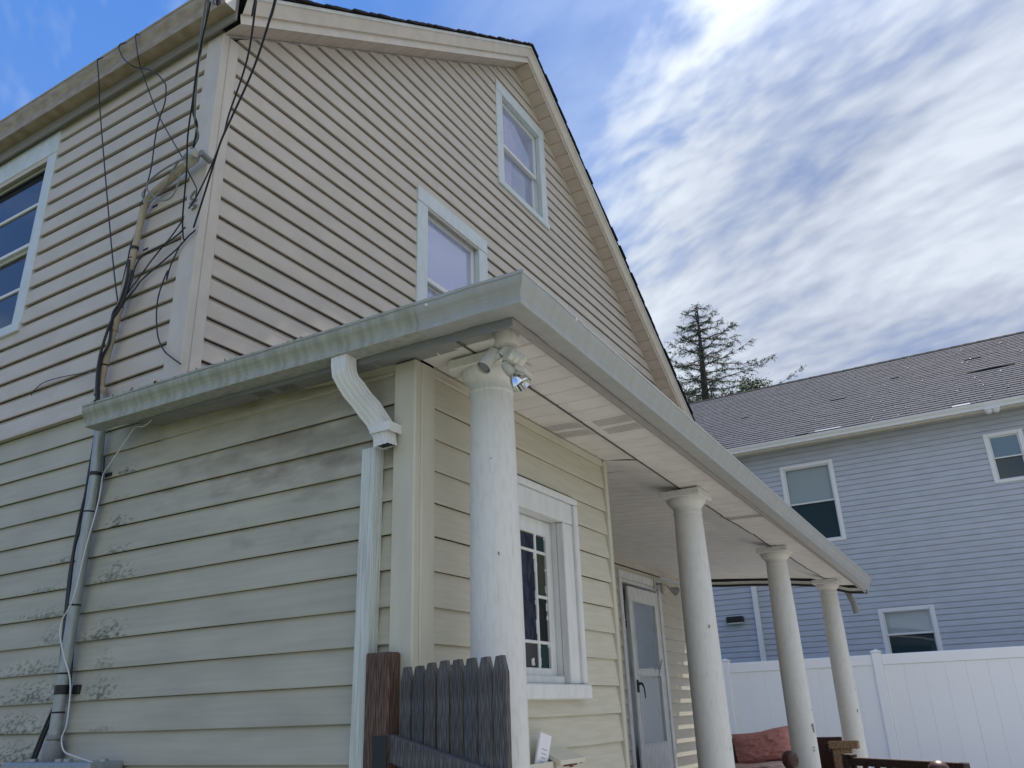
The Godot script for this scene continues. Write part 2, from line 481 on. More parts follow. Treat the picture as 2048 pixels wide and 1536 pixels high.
# ---------------------------------------------------------------- siding
const LAP := [Vector2(0.004, 0.0), Vector2(0.003, 0.010), Vector2(0.0, 0.0165), Vector2(0.003, 0.0187), Vector2(0.008, 0.0183), Vector2(0.147, 0.002)]
const DUTCH := [Vector2(0.008, 0.0), Vector2(0.006, 0.012), Vector2(0.0, 0.026), Vector2(0.004, 0.029), Vector2(0.110, 0.024), Vector2(0.127, 0.008), Vector2(0.143, 0.002)]

func board(mb: MB, w: Wall, prof: Array, pitch: float, y: float, u0b: float, u1b: float, u0t: float, u1t: float, sag := 0.0, lift := 0.0) -> void:
	var segs := 1 if absf(u1b - u0b) < 1.2 else 4
	var prev := []
	for s in segs + 1:
		var f := float(s) / segs
		var dy := sag * sin(f * 7.0 + y * 9.0)
		var cur := []
		for p in prof:
			var k: float = clampf(p.x / pitch, 0, 1)
			var a: float = lerpf(u0b, u0t, k)
			var b: float = lerpf(u1b, u1t, k)
			cur.append(w.p(lerpf(a, b, f), y + p.x * pitch / prof[-1].x + dy * (1.0 - k), p.y + lift))
		if s > 0:
			for i in prof.size() - 1: mb.quad(prev[i], cur[i], cur[i + 1], prev[i + 1])
		prev = cur

# spans of a course, openings cut out: [u0b, u1b, u0t, u1t]
func spans(u0b: float, u1b: float, u0t: float, u1t: float, y0: float, y1: float, holes: Array) -> Array:
	var out := [[u0b, u1b, u0t, u1t]]
	for h in holes:
		var mid := (y0 + y1) * 0.5
		if mid < h[2] or mid > h[3]: continue
		var nxt := []
		for s in out:
			if h[1] <= min(s[0], s[2]) or h[0] >= max(s[1], s[3]):
				nxt.append(s); continue
			if h[0] > max(s[0], s[2]) + 0.01: nxt.append([s[0], h[0], s[2], h[0]])
			if h[1] < min(s[1], s[3]) - 0.01: nxt.append([h[1], s[1], h[1], s[3]])
		out = nxt
	return out

func tone(k: float) -> Color:
	var a := 1.0 + rng.randf_range(-k, k)
	return Color(a * (1.0 + rng.randf_range(-k, k) * 0.3), a, a * (1.0 + rng.randf_range(-k, k) * 0.3))

func courses(parent: Node, w: Wall, prof: Array, pitch: float, y0: float, count: int, limits: Callable, holes: Array, mt: Material, mode := 0, k := 0.02, called := "siding_board", joints := true) -> void:
	for i in count:
		var y := y0 + pitch * i
		var b: Array = limits.call(y)
		var t: Array = limits.call(y + pitch)
		if b[1] - b[0] < 0.03: continue
		var runs := []
		for s in spans(b[0], b[1], t[0], t[1], y, y + pitch, holes):
			var ln: float = s[1] - s[0]
			if ln > 2.6 and joints:
				var cut: float = s[0] + ln * (0.22 + 0.56 * fposmod(i * 0.381 + 0.13, 1.0))
				runs.append([s[0], cut + 0.02, s[2], cut + 0.02, 0.0]); runs.append([cut, s[1], cut, s[3], 0.0016])
			else:
				runs.append([s[0], s[1], s[2], s[3], 0.0])
		for s in runs:
			var mb := MB.new()
			mb.mode = mode
			mb.tint = tone(k)
			board(mb, w, prof, pitch, y, s[0], s[1], s[2], s[3], 0.0018, s[4])
			obj(called, mb, mt, parent)

# ---------------------------------------------------------------- windows
# ud, ue, y0, y1 are the clear opening; c casing width, hd head height, sl sill height
func window(parent: Node, w: Wall, u0: float, u1: float, y0: float, y1: float, c: float, hd: float, sl: float, proud: float, trim: Material, sash_m: Material, deep := 0.09, called := "window") -> Node3D:
	var o := Node3D.new()
	o.name = called
	parent.add_child(o, true)
	org[o] = org[parent]
	var mb := MB.new()
	w.box(mb, u0 - c, u0, y0, y1 - 0.002, -0.02, proud, 0.005); obj("casing", mb, trim, o)
	mb = MB.new()
	w.box(mb, u1, u1 + c, y0, y1 - 0.002, -0.02, proud, 0.005); obj("casing", mb, trim, o)
	mb = MB.new()
	w.box(mb, u0 - c, u1 + c, y1, y1 + hd, -0.02, proud + 0.003, 0.005); obj("head_casing", mb, trim, o)
	mb = MB.new()
	w.box(mb, u0 - c - 0.004, u1 + c + 0.004, y0 - sl, y0 - 0.002, -0.02, proud + 0.014, 0.006); obj("sill", mb, trim, o)
	mb = MB.new()                                   # reveal
	w.box(mb, u0 - 0.02, u0 - 0.001, y0 - 0.02, y1 + 0.02, -0.24, -0.021, 0.0)
	w.box(mb, u1 + 0.001, u1 + 0.02, y0 - 0.02, y1 + 0.02, -0.24, -0.021, 0.0)
	w.box(mb, u0, u1, y1 + 0.001, y1 + 0.02, -0.24, -0.021, 0.0)
	w.box(mb, u0, u1, y0 - 0.02, y0 - 0.003, -0.24, -0.0205, 0.0)
	obj("reveal", mb, trim, o)
	return o

func sash(o: Node, w: Wall, u0: float, u1: float, y0: float, y1: float, t: float, s: float, r: float, sash_m: Material, glass_m: Material) -> void:
	var mb := MB.new()
	w.box(mb, u0, u0 + s, y0, y1, t - 0.02, t + 0.014)
	w.box(mb, u1 - s, u1, y0, y1, t - 0.02, t + 0.014)
	w.box(mb, u0 + s, u1 - s, y0, y0 + r, t - 0.02, t + 0.012)
	w.box(mb, u0 + s, u1 - s, y1 - r, y1, t - 0.02, t + 0.012)
	obj("sash", mb, sash_m, o)
	mb = MB.new()
	w.box(mb, u0 + s - 0.003, u1 - s + 0.003, y0 + r - 0.003, y1 - r + 0.003, t - 0.005, t - 0.001, 0.0)
	obj("pane", mb, glass_m, o)

func blind(o: Node, w: Wall, u0: float, u1: float, y0: float, y1: float, t: float, m: Material, pitch := 0.028) -> void:
	var mb := MB.new()
	var y := y0
	while y < y1:
		var ye := minf(y + pitch, y1)
		mb.quad(w.p(u0, y, t), w.p(u1, y, t), w.p(u1, ye, t - 0.003), w.p(u0, ye, t - 0.003))
		y += pitch
	obj("blind", mb, m, o)

func drape(o: Node, w: Wall, pts: Array, t: float, m: Material, called := "curtain") -> void:
	# a cloth hung in folds between two slanted edges: pts are bottom left, bottom right, top right, top left
	var mb := MB.new()
	var k := 24
	for i in k:
		var f0 := float(i) / k
		var f1 := float(i + 1) / k
		var b0: Vector2 = pts[0].lerp(pts[1], f0)
		var b1: Vector2 = pts[0].lerp(pts[1], f1)
		var c1: Vector2 = pts[3].lerp(pts[2], f1)
		var c0: Vector2 = pts[3].lerp(pts[2], f0)
		var d0 := sin(f0 * 34.0) * 0.012
		var d1 := sin(f1 * 34.0) * 0.012
		mb.quad(w.p(b0.x, b0.y, t + d0), w.p(b1.x, b1.y, t + d1), w.p(c1.x, c1.y, t + d1), w.p(c0.x, c0.y, t + d0))
	obj(called, mb, m, o)

# ---------------------------------------------------------------- the house
func pw(pts: Array, x: float) -> float:      # piecewise linear, x falling
	for i in pts.size() - 1:
		if x >= pts[i + 1].x:
			return lerpf(pts[i].y, pts[i + 1].y, (pts[i].x - x) / (pts[i].x - pts[i + 1].x))
	return pts[-1].y

func seam_y(z: float) -> float:
	return pw([Vector2(0.3, 2.992), Vector2(-0.556, 2.985), Vector2(-2.862, 2.904), Vector2(-5.72, 2.861), Vector2(-8.3, 2.835)], z)
func ceil_y(x: float, z: float) -> float:
	var s := seam_y(z)
	var wl := pw([Vector2(0.3, 3.0), Vector2(-0.5, 3.005), Vector2(-2.0, 3.065), Vector2(-8.3, 3.09)], z)
	return s + (wl - s) * pow(clampf((0.267 - x) / 1.903, 0, 1), 0.42)
func outer_y(x: float, z: float) -> float:          # the strip outside the seam dips towards the far end
	return seam_y(z) - 0.03 * clampf((x - 0.267) / 0.33, 0, 1) * clampf(-z / 8.2, 0, 1)
func ceil_o(x: float, z: float) -> float: return outer_y(x, z) if x > 0.267 else ceil_y(x, z)
func fascia_y(z: float) -> float: return 2.935 + 0.0264 * (z - 0.155)
func rake_l(z: float) -> float: return 5.766 - 0.7165 * (z - 0.0224)      # soffit lines of the gable
func rake_r(z: float) -> float: return 5.927 + 0.735 * (z + 7.657)

func build_house() -> void:
	var h := thing("house", "beige sided house with gable, columned porch, gutters and pale window frames", "house", Vector3(-2.5, 0, -4))
	var side := Wall.new(Vector3.ZERO, Vector3(1, 0, 0), Vector3(0, 0, 1))
	var gable := Wall.new(Vector3(UX, 0, 0), Vector3(0, 0, -1), Vector3(1, 0, 0))
	var room := Wall.new(Vector3.ZERO, Vector3(0, 0, -1), Vector3(1, 0, 0))
	# --- sheathing of the walls
	var mb := MB.new()
	mb.bx(-9.0, UX - 0.4, 0, 5.79, -0.42, -0.26, 0.0)
	mb.bx(UX - 0.4, -0.3, 0, 2.95, -0.18, -0.02, 0.0)
	var w_side := obj("side_wall", mb, M.sheath, h)
	mb = MB.new()
	mb.bx(UX - 0.45, UX - 0.26, 0, 5.75, -7.93, -0.42, 0.0)
	for k in 2:
		var x := UX - 0.45 + 0.19 * k
		mb.tri(Vector3(x, 5.75, -0.05), Vector3(x, 5.75, -7.93), Vector3(x, 8.6, -3.98))
	var w_gable := obj("gable_wall", mb, M.sheath, h)
	mb = MB.new()
	mb.bx(-0.34, -0.22, 0.5, 2.97, -1.95, -0.2, 0.0)
	mb.bx(UX, -0.02, 0.5, 2.97, -1.96, -1.90, 0.0)
	var w_room := obj("porch_room_wall", mb, M.sheath, h)
	mb = MB.new()
	mb.bx(UX - 0.25, UX - 0.21, 0.5, 3.05, -7.93, -1.97, 0.0)
	var w_door := obj("porch_wall", mb, M.sheath, h)
	# --- siding
	var win_side := [[-4.50, -3.515, 4.12, 5.56]]
	courses(w_side, side, DUTCH, SP, 5.677 - SP * 17, 18, func(_y): return [-8.9, -1.755], win_side, M.upper, 0, 0.022)
	mb = MB.new()                              # flared foot of the upper siding
	mb.strip([Vector2(0.002, 0.0), Vector2(0.045, -0.005), Vector2(0.047, 0.01), Vector2(0.018, 0.045)], Vector3(-8.9, 3.245, 0), Vector3(-2.15, 3.245, 0), Vector3(0, 0, 1))
	obj("drip_edge", mb, M.upper, w_side)
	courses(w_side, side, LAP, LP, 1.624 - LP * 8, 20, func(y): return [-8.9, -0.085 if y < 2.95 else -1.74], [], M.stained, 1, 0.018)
	var lim := func(y: float) -> Array:
		var zl := 0.0224 - (y - 5.766) / 0.7165
		var zr := -7.657 + (y - 5.927) / 0.735
		return [max(0.09, -zl + 0.01), min(7.93, -zr - 0.01)]
	var holes_g := [[2.254, 3.09, 4.35, 5.69], [3.63, 4.49, 6.80, 7.98], [0.0, 8.0, 0.0, 3.05]]
	courses(w_gable, gable, DUTCH, GP, 5.806 - GP * 20, 41, lim, holes_g, M.upper, 0, 0.02)
	courses(w_room, room, LAP, LP, 1.624 - LP * 7, 17, func(_y): return [0.122, 1.955], [[0.63, 1.329, 1.63, 2.48]], M.lower, 0, 0.018)
	courses(w_door, gable, LAP, LP, 1.690 - LP * 8, 17, func(_y): return [2.0, 7.93], [[5.93, 7.09, 0.0, 2.87]], M.door_side, 0, 0.02)
	# --- corner boards
	mb = MB.new(); mb.bx(-1.760, UX + 0.032, 3.07, 5.775, -0.02, 0.034, 0.005); mb.bx(UX - 0.02, UX + 0.034, 3.07, 5.77, -0.098, -0.021, 0.005)
	obj("corner_board", mb, M.trim, h)
	mb = MB.new(); mb.bx(-0.098, 0.022, 0.4, 2.985, -0.02, 0.026, 0.006); mb.bx(-0.02, 0.0245, 0.4, 2.985, -0.122, -0.021, 0.006)
	obj("corner_board", mb, M.trim_low, h)
	mb = MB.new(); mb.bx(-0.02, 0.028, 0.4, 2.985, -1.998, -1.955, 0.004)
	obj("corner_board", mb, M.trim_low, h)
	mb = MB.new(); room.box(mb, 0.124, 1.953, 2.945, 2.988, 0.0, 0.017)
	obj("frieze_board", mb, M.lower, h)
	mb = MB.new(); mb.bx(-1.73, -0.1, 2.945, 3.03, -0.02, 0.010)
	obj("frieze_board", mb, M.lower, h)
	# --- main roof
	build_main_roof(h)
	# --- windows of the main house
	var o := window(h, side, -4.50, -3.522, 4.136, 5.575, 0.114, 0.20, 0.08, 0.034, M.window_white, M.sash)
	sash(o, side, -4.50, -3.522, 4.84, 5.575, -0.03, 0.030, 0.03, M.sash, M.glass_navy)
	sash(o, side, -4.50, -3.522, 4.136, 4.86, -0.062, 0.030, 0.034, M.sash, M.glass_navy)
	for mu in [[5.20, -0.040], [4.50, -0.072]]:
		mb = MB.new(); side.box(mb, -4.47, -3.552, mu[0], mu[0] + 0.026, mu[1], mu[1] + 0.022)
		obj("muntin", mb, M.sash, o)
	mb = MB.new(); side.box(mb, -4.5, -3.522, 4.14, 5.57, -0.235, -0.22, 0.0); obj("room_backing", mb, M.room, o)
	o = window(h, gable, 2.254, 3.084, 4.35, 5.688, 0.15, 0.15, 0.08, 0.036, M.window_white, M.sash)
	sash(o, gable, 2.254, 3.084, 5.0, 5.688, -0.04, 0.045, 0.045, M.sash, M.glass_lilac)
	sash(o, gable, 2.254, 3.084, 4.35, 5.03, -0.085, 0.045, 0.045, M.sash, M.glass_lilac)
	blind(o, gable, 2.26, 3.08, 4.36, 5.01, -0.098, M.blind_pale, 0.8)
	blind(o, gable, 2.26, 3.08, 5.02, 5.68, -0.062, M.blind_pale, 0.8)
	mb = MB.new(); gable.box(mb, 2.254, 3.084, 4.35, 5.688, -0.236, -0.22, 0.0); obj("room_backing", mb, M.room, o)
	o = window(h, gable, 3.63, 4.485, 6.78, 7.97, 0.13, 0.14, 0.075, 0.036, M.window_white, M.sash)
	sash(o, gable, 3.63, 4.485, 7.355, 7.97, -0.04, 0.04, 0.04, M.sash, M.glass_lilac)
	sash(o, gable, 3.63, 4.485, 6.78, 7.40, -0.075, 0.04, 0.04, M.sash, M.glass_lilac)
	drape(o, gable, [Vector2(3.64, 7.36), Vector2(4.40, 7.36), Vector2(3.95, 7.96), Vector2(3.64, 7.96)], -0.115, M.curtain)
	drape(o, gable, [Vector2(3.64, 6.79), Vector2(4.02, 6.79), Vector2(4.05, 7.36), Vector2(3.64, 7.36)], -0.125, M.curtain)
	drape(o, gable, [Vector2(3.64, 7.30), Vector2(4.48, 7.30), Vector2(4.48, 7.96), Vector2(3.64, 7.96)], -0.155, M.curtain_grey)
	mb = MB.new(); gable.box(mb, 3.63, 4.485, 6.78, 7.97, -0.238, -0.22, 0.0); obj("room_backing", mb, M.room, o)
	build_stained_window(h, room)
	build_door(h, gable)
	build_porch(h)

func build_main_roof(h: Node) -> void:
	var mb := MB.new()
	var xf := -1.436
	# soffit panels under the rakes
	var zr0 := -3.977
	var n := 34
	for sd in 2:
		var za: float = 0.022 if sd == 0 else -8.55
		for i in n:
			var z0 := lerpf(za, zr0, float(i) / n)
			var z1 := lerpf(za, zr0, float(i + 1) / n)
			var y0 := rake_l(z0) if sd == 0 else rake_r(z0)
			var y1 := rake_l(z1) if sd == 0 else rake_r(z1)
			var a := Vector3(0, y0, z0)
			var b := Vector3(0, y1, z1)
			var d := (b - a).normalized()
			var up := Vector3(0, absf(d.z), -d.y * signf(d.z))
			if up.y < 0: up = -up
			mb = MB.new()
			mb.tint = tone(0.02)
			var prof := [Vector2(0, 0.006), Vector2(0.006, 0.0), Vector2((b - a).length() - 0.012, 0.0), Vector2((b - a).length() - 0.006, 0.009), Vector2((b - a).length(), 0.009)]
			mb.strip(prof, a + Vector3(UX - 0.02, 0, 0), a + Vector3(xf + 0.004, 0, 0), d, up)
			obj("soffit_panel", mb, M.rake_soffit, h)
		# J trim where siding meets soffit
		mb = MB.new()
		var A := Vector3(UX, (rake_l(0.02) if sd == 0 else rake_r(-7.93)), 0.02 if sd == 0 else -7.93)
		var B := Vector3(UX, 8.63 , -3.977)
		mb.strip([Vector2(0.0, -0.022), Vector2(0.026, -0.022), Vector2(0.028, -0.004), Vector2(0.0, -0.004)], A, B, Vector3(1, 0, 0), Vector3.UP, true)
		obj("rake_trim", mb, M.fascia if sd == 0 else M.rake_soffit, h)
		# the rake board in two bands, then the drip edge
		var bands := [[[Vector2(0.0, -0.008), Vector2(0.006, -0.012), Vector2(-0.008, 0.075)], "rake_board", M.rake], [[Vector2(-0.008, 0.075), Vector2(0.014, 0.076), Vector2(0.048, 0.19)], "rake_board", M.rake], [[Vector2(0.048, 0.188), Vector2(0.056, 0.184), Vector2(0.058, 0.214), Vector2(0.0, 0.216)], "drip_edge", M.white]]
		var zA: float = 0.045 if sd == 0 else -8.62
		var yA := rake_l(zA) if sd == 0 else rake_r(zA)
		for bd in bands:
			mb = MB.new()
			mb.strip(bd[0], Vector3(xf, yA, zA), Vector3(xf, 8.632, zr0), Vector3(1, 0, 0))
			obj(bd[1], mb, bd[2], h)
		# shingle courses; their ends make the ragged dark edge
		var L := Vector2(zr0 - zA, 8.632 - yA)
		var cnt := 41
		for i in cnt:
			var f0 := (float(i) - 0.15) / cnt
			var f1 := minf((float(i) + 1.35) / cnt, 1.0)
			var e := xf + 0.078 + rng.randf_range(-0.012, 0.012)
			var P := func(f: float, x: float, lift: float) -> Vector3: return Vector3(x, yA + L.y * f + 0.218 + lift, zA + L.x * f)
			mb = MB.new()
			mb.tint = tone(0.12)
			var c := [P.call(f0, e, 0.012), P.call(f1, e, 0.0), P.call(f1, -8.9, 0.0), P.call(f0, -8.9, 0.012)]
			var tk := Vector3(0, 0.016 + rng.randf() * 0.006, 0)
			mb.quad(c[0] + tk, c[1] + tk, c[2] + tk, c[3] + tk)
			mb.quad(c[0], c[1], c[1] + tk, c[0] + tk)
			mb.quad(c[0], c[0] + tk, c[3] + tk, c[3])
			mb.quad(c[3], c[2], c[1], c[0])
			obj("shingle_course", mb, M.shingle_dark, h)
		mb = MB.new()                               # roof deck
		mb.quad(Vector3(xf + 0.04, yA + 0.205, zA), Vector3(xf + 0.04, 8.835, zr0), Vector3(-8.9, 8.835, zr0), Vector3(-8.9, yA + 0.205, zA))
		obj("roof_deck", mb, M.sheath, h)
	# eave over the side wall: soffit, fascia and gutter
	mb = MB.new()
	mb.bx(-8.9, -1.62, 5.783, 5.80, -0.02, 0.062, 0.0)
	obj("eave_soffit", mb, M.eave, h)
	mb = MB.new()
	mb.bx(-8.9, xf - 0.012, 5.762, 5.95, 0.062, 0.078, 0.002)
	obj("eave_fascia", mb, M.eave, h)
	mb = MB.new()
	mb.strip(GUT, Vector3(-8.9, 5.905, 0.079), Vector3(-1.46, 5.835, 0.079), Vector3(0, 0, 1), Vector3(0, 1.45, 0))
	obj("eave_gutter", mb, M.gutter_rust, h)
	mb = MB.new()
	mb.strip(GUT_END, Vector3(-1.46, 5.835, 0.079), Vector3(-1.457, 5.835, 0.079), Vector3(0, 0, 1), Vector3(0, 1.45, 0), true, true)
	obj("gutter_end_cap", mb, M.white, h)

const GUT := [Vector2(0, 0.118), Vector2(0, 0), Vector2(0.083, 0.0), Vector2(0.086, 0.002), Vector2(0.088, 0.019), Vector2(0.082, 0.023), Vector2(0.083, 0.034), Vector2(0.088, 0.048), Vector2(0.097, 0.063), Vector2(0.108, 0.077), Vector2(0.114, 0.090), Vector2(0.116, 0.106), Vector2(0.121, 0.108), Vector2(0.121, 0.119), Vector2(0.108, 0.120), Vector2(0.107, 0.112)]
const GUT_END := [Vector2(0, 0.118), Vector2(0, 0), Vector2(0.083, 0.002), Vector2(0.087, 0.03), Vector2(0.101, 0.058), Vector2(0.113, 0.078), Vector2(0.118, 0.118)]

func build_stained_window(h: Node, w: Wall) -> void:
	var o := window(h, w, 0.63, 1.329, 1.63, 2.479, 0.115, 0.115, 0.073, 0.026, M.white, M.white, 0.056, "stained_window")
	var mb := MB.new()                            # outer back band of the casing
	w.box(mb, 1.444, 1.488, 1.63, 2.593, -0.01, 0.046, 0.006); w.box(mb, 0.471, 0.515, 1.63, 2.593, -0.01, 0.046, 0.006)
	w.box(mb, 0.471, 1.488, 2.595, 2.63, -0.01, 0.048, 0.006)
	obj("back_band", mb, M.white, o)
	mb = MB.new(); w.box(mb, 0.45, 1.497, 1.553, 1.626, 0.0, 0.062, 0.006); obj("sill_board", mb, M.white, o)
	mb = MB.new(); w.box(mb, 0.632, 1.327, 1.628, 1.668, -0.066, -0.006, 0.008); obj("sub_sill", mb, M.white, o)
	var t := -0.056
	mb = MB.new()
	w.box(mb, 0.632, 0.70, 1.668, 2.477, t - 0.03, t + 0.004, 0.004); w.box(mb, 1.268, 1.327, 1.668, 2.477, t - 0.03, t + 0.004, 0.004)
	w.box(mb, 0.70, 1.268, 1.668, 1.7075, t - 0.03, t + 0.003, 0.004); w.box(mb, 0.70, 1.268, 2.392, 2.477, t - 0.03, t + 0.003, 0.004)
	obj("sash", mb, M.white, o)
	var rows := [1.7075, 1.833, 2.065, 2.30, 2.392]
	mb = MB.new()
	for u in [0.815, 1.153]: w.box(mb, u - 0.009, u + 0.009, 1.70, 2.40, t - 0.02, t, 0.004)
	for k in [1, 3]: w.box(mb, 0.69, 1.28, rows[k] - 0.008, rows[k] + 0.008, t - 0.02, t - 0.002, 0.004)
	w.box(mb, 0.69, 0.82, rows[2] - 0.008, rows[2] + 0.008, t - 0.02, t - 0.002, 0.004); w.box(mb, 1.15, 1.28, rows[2] - 0.008, rows[2] + 0.008, t - 0.02, t - 0.002, 0.004)
	obj("muntin", mb, M.white, o)
	var cols := {"blue": lin(0.005, 0.008, 0.024), "teal": lin(0.010, 0.034, 0.038), "olive": lin(0.045, 0.050, 0.035), "black": lin(0.008, 0.009, 0.014), "smoke": lin(0.04, 0.036, 0.034)}
	var gm := {}
	for k in cols:
		gm[k] = mat(cols[k], 0.08, null, Vector3.ONE, nbump(71, 0.02, 1.2, 3, 256) if k == "blue" else null, 0.2)
		gm[k].metallic_specular = 0.3
	var pans := [[0.815, 1.153, 3, 4, "blue"], [0.815, 1.153, 1, 3, "blue"], [0.815, 1.153, 0, 1, "smoke"]]
	for side in [[0.70, 0.815], [1.153, 1.268]]:
		pans.append([side[0], side[1], 3, 4, "teal"]); pans.append([side[0], side[1], 2, 3, "olive"])
		pans.append([side[0], side[1], 1, 2, "black"]); pans.append([side[0], side[1], 0, 1, "teal"])
	for p in pans:
		mb = MB.new(); w.box(mb, p[0] + 0.004, p[1] - 0.004, rows[p[2]] + 0.004, rows[p[3]] - 0.004, t - 0.016, t - 0.010, 0.001)
		obj("stained_pane", mb, gm[p[4]], o).set_meta("label", "%s stained glass pane" % ("dark blue" if p[4] == "blue" else p[4]))
	# crumbling putty along the panes
	mb = MB.new()
	for k in 46:
		var u: float = [1.165, 1.262, 0.83, 1.143][k % 4] + rng.randf_range(-0.003, 0.003)
		var y := rng.randf_range(1.71, 2.39)
		if k % 5 == 0:
			u = rng.randf_range(0.84, 1.26); y = 1.716 + rng.randf() * 0.006
		w.box(mb, u - 0.004 - rng.randf() * 0.003, u + 0.004, y, y + 0.01 + rng.randf() * 0.03, t - 0.012, t - 0.004, 0.002)
	obj("putty", mb, M.white, o)

func build_door(h: Node, w: Wall) -> void:
	var o := Node3D.new()
	o.name = "entrance_door"
	h.add_child(o, true)
	org[o] = org[h]
	var mb := MB.new()
	w.box(mb, 5.865, 5.945, 0.55, 2.868, -0.02, 0.030, 0.004); w.box(mb, 7.055, 7.135, 0.55, 2.868, -0.02, 0.030, 0.004)
	w.box(mb, 5.865, 7.135, 2.87, 2.955, -0.02, 0.032, 0.004)
	obj("door_casing", mb, M.storm, o)
	mb = MB.new()
	w.box(mb, 5.946, 5.985, 0.55, 2.85, -0.2, 0.012, 0.003); w.box(mb, 7.015, 7.054, 0.55, 2.85, -0.2, 0.012, 0.003); w.box(mb, 5.946, 7.054, 2.83, 2.868, -0.2, 0.012, 0.003)
	obj("door_jamb", mb, M.storm, o)
	mb = MB.new()                                   # inner door behind the storm door
	w.box(mb, 5.987, 6.06, 0.6, 2.828, -0.14, -0.10); w.box(mb, 6.30, 7.013, 0.6, 2.828, -0.14, -0.10)
	w.box(mb, 6.06, 6.30, 0.6, 2.36, -0.14, -0.102); w.box(mb, 6.06, 6.30, 2.79, 2.828, -0.14, -0.102)
	w.box(mb, 6.08, 6.28, 1.6, 2.3, -0.102, -0.094, 0.006); w.box(mb, 6.08, 6.28, 0.75, 1.5, -0.102, -0.094, 0.006)
	obj("inner_door", mb, M.inner_door, o)
	mb = MB.new(); w.box(mb, 6.06, 6.30, 2.36, 2.79, -0.125, -0.12, 0.0); obj("leaded_pane", mb, M.glass_dark, o)
	mb = MB.new()
	var arc := []
	for k in 13: arc.append(w.p(6.285 - 0.17 * sin(PI * k / 12.0), lerpf(2.40, 2.70, k / 12.0), -0.117))
	mb.tube(arc, 0.007, 6)
	arc = []
	for k in 13: arc.append(w.p(6.30 - 0.10 * sin(PI * k / 12.0), lerpf(2.44, 2.66, k / 12.0), -0.117))
	mb.tube(arc, 0.006, 6)
	obj("lead_came", mb, M.white, o)
	mb = MB.new()
	mb.lathe([Vector2(0.0, 0.055), Vector2(0.022, 0.05), Vector2(0.03, 0.035), Vector2(0.024, 0.015), Vector2(0.013, 0.0)], w.p(6.07, 1.74, -0.10), 16, Basis(Vector3(0, 0, 1), -PI / 2))
	obj("door_knob", mb, M.black, o)
	# storm door: white frame, two lights of glass, kick panel, lever
	var t := 0.045
	mb = MB.new()
	w.box(mb, 6.055, 6.155, 0.6, 2.79, t - 0.028, t, 0.004); w.box(mb, 6.845, 6.925, 0.6, 2.79, t - 0.028, t, 0.004)
	w.box(mb, 6.155, 6.845, 2.645, 2.79, t - 0.028, t - 0.001, 0.004); w.box(mb, 6.155, 6.845, 1.853, 1.89, t - 0.028, t - 0.001, 0.004)
	w.box(mb, 6.155, 6.845, 0.6, 1.13, t - 0.028, t - 0.001, 0.004)
	obj("storm_door", mb, M.storm, o)
	mb = MB.new()
	for s in [[1.89, 2.645], [1.13, 1.853]]:
		w.box(mb, 6.155, 6.172, s[0], s[1], t - 0.02, t + 0.005, 0.002); w.box(mb, 6.828, 6.845, s[0], s[1], t - 0.02, t + 0.005, 0.002)
		w.box(mb, 6.172, 6.828, s[0], s[0] + 0.016, t - 0.02, t + 0.004, 0.002); w.box(mb, 6.172, 6.828, s[1] - 0.016, s[1], t - 0.02, t + 0.004, 0.002)
	obj("glazing_bead", mb, M.storm, o)
	for s in [[1.89, 2.645], [1.13, 1.853]]:
		mb = MB.new(); w.box(mb, 6.165, 6.835, s[0] + 0.01, s[1] - 0.01, t - 0.018, t - 0.013, 0.0); obj("door_pane", mb, M.glass, o)
	mb = MB.new()
	w.box(mb, 6.085, 6.125, 1.66, 1.79, t, t + 0.012, 0.004)
	mb.tube([w.p(6.105, 1.75, t), w.p(6.105, 1.75, t + 0.045), w.p(6.12, 1.745, t + 0.05), w.p(6.17, 1.70, t + 0.05), w.p(6.19, 1.60, t + 0.046)], [0.014, 0.014, 0.012, 0.008, 0.006], 8)
	obj("door_lever", mb, M.black, o)
	mb = MB.new(); mb.tube([w.p(6.70, 1.82, t + 0.02), w.p(6.87, 2.02, t + 0.015)], 0.006, 6); obj("door_closer", mb, M.steel, o)
	mb = MB.new(); w.box(mb, 5.945, 7.055, 0.5, 0.62, -0.2, 0.08); obj("threshold", mb, M.concrete, o)

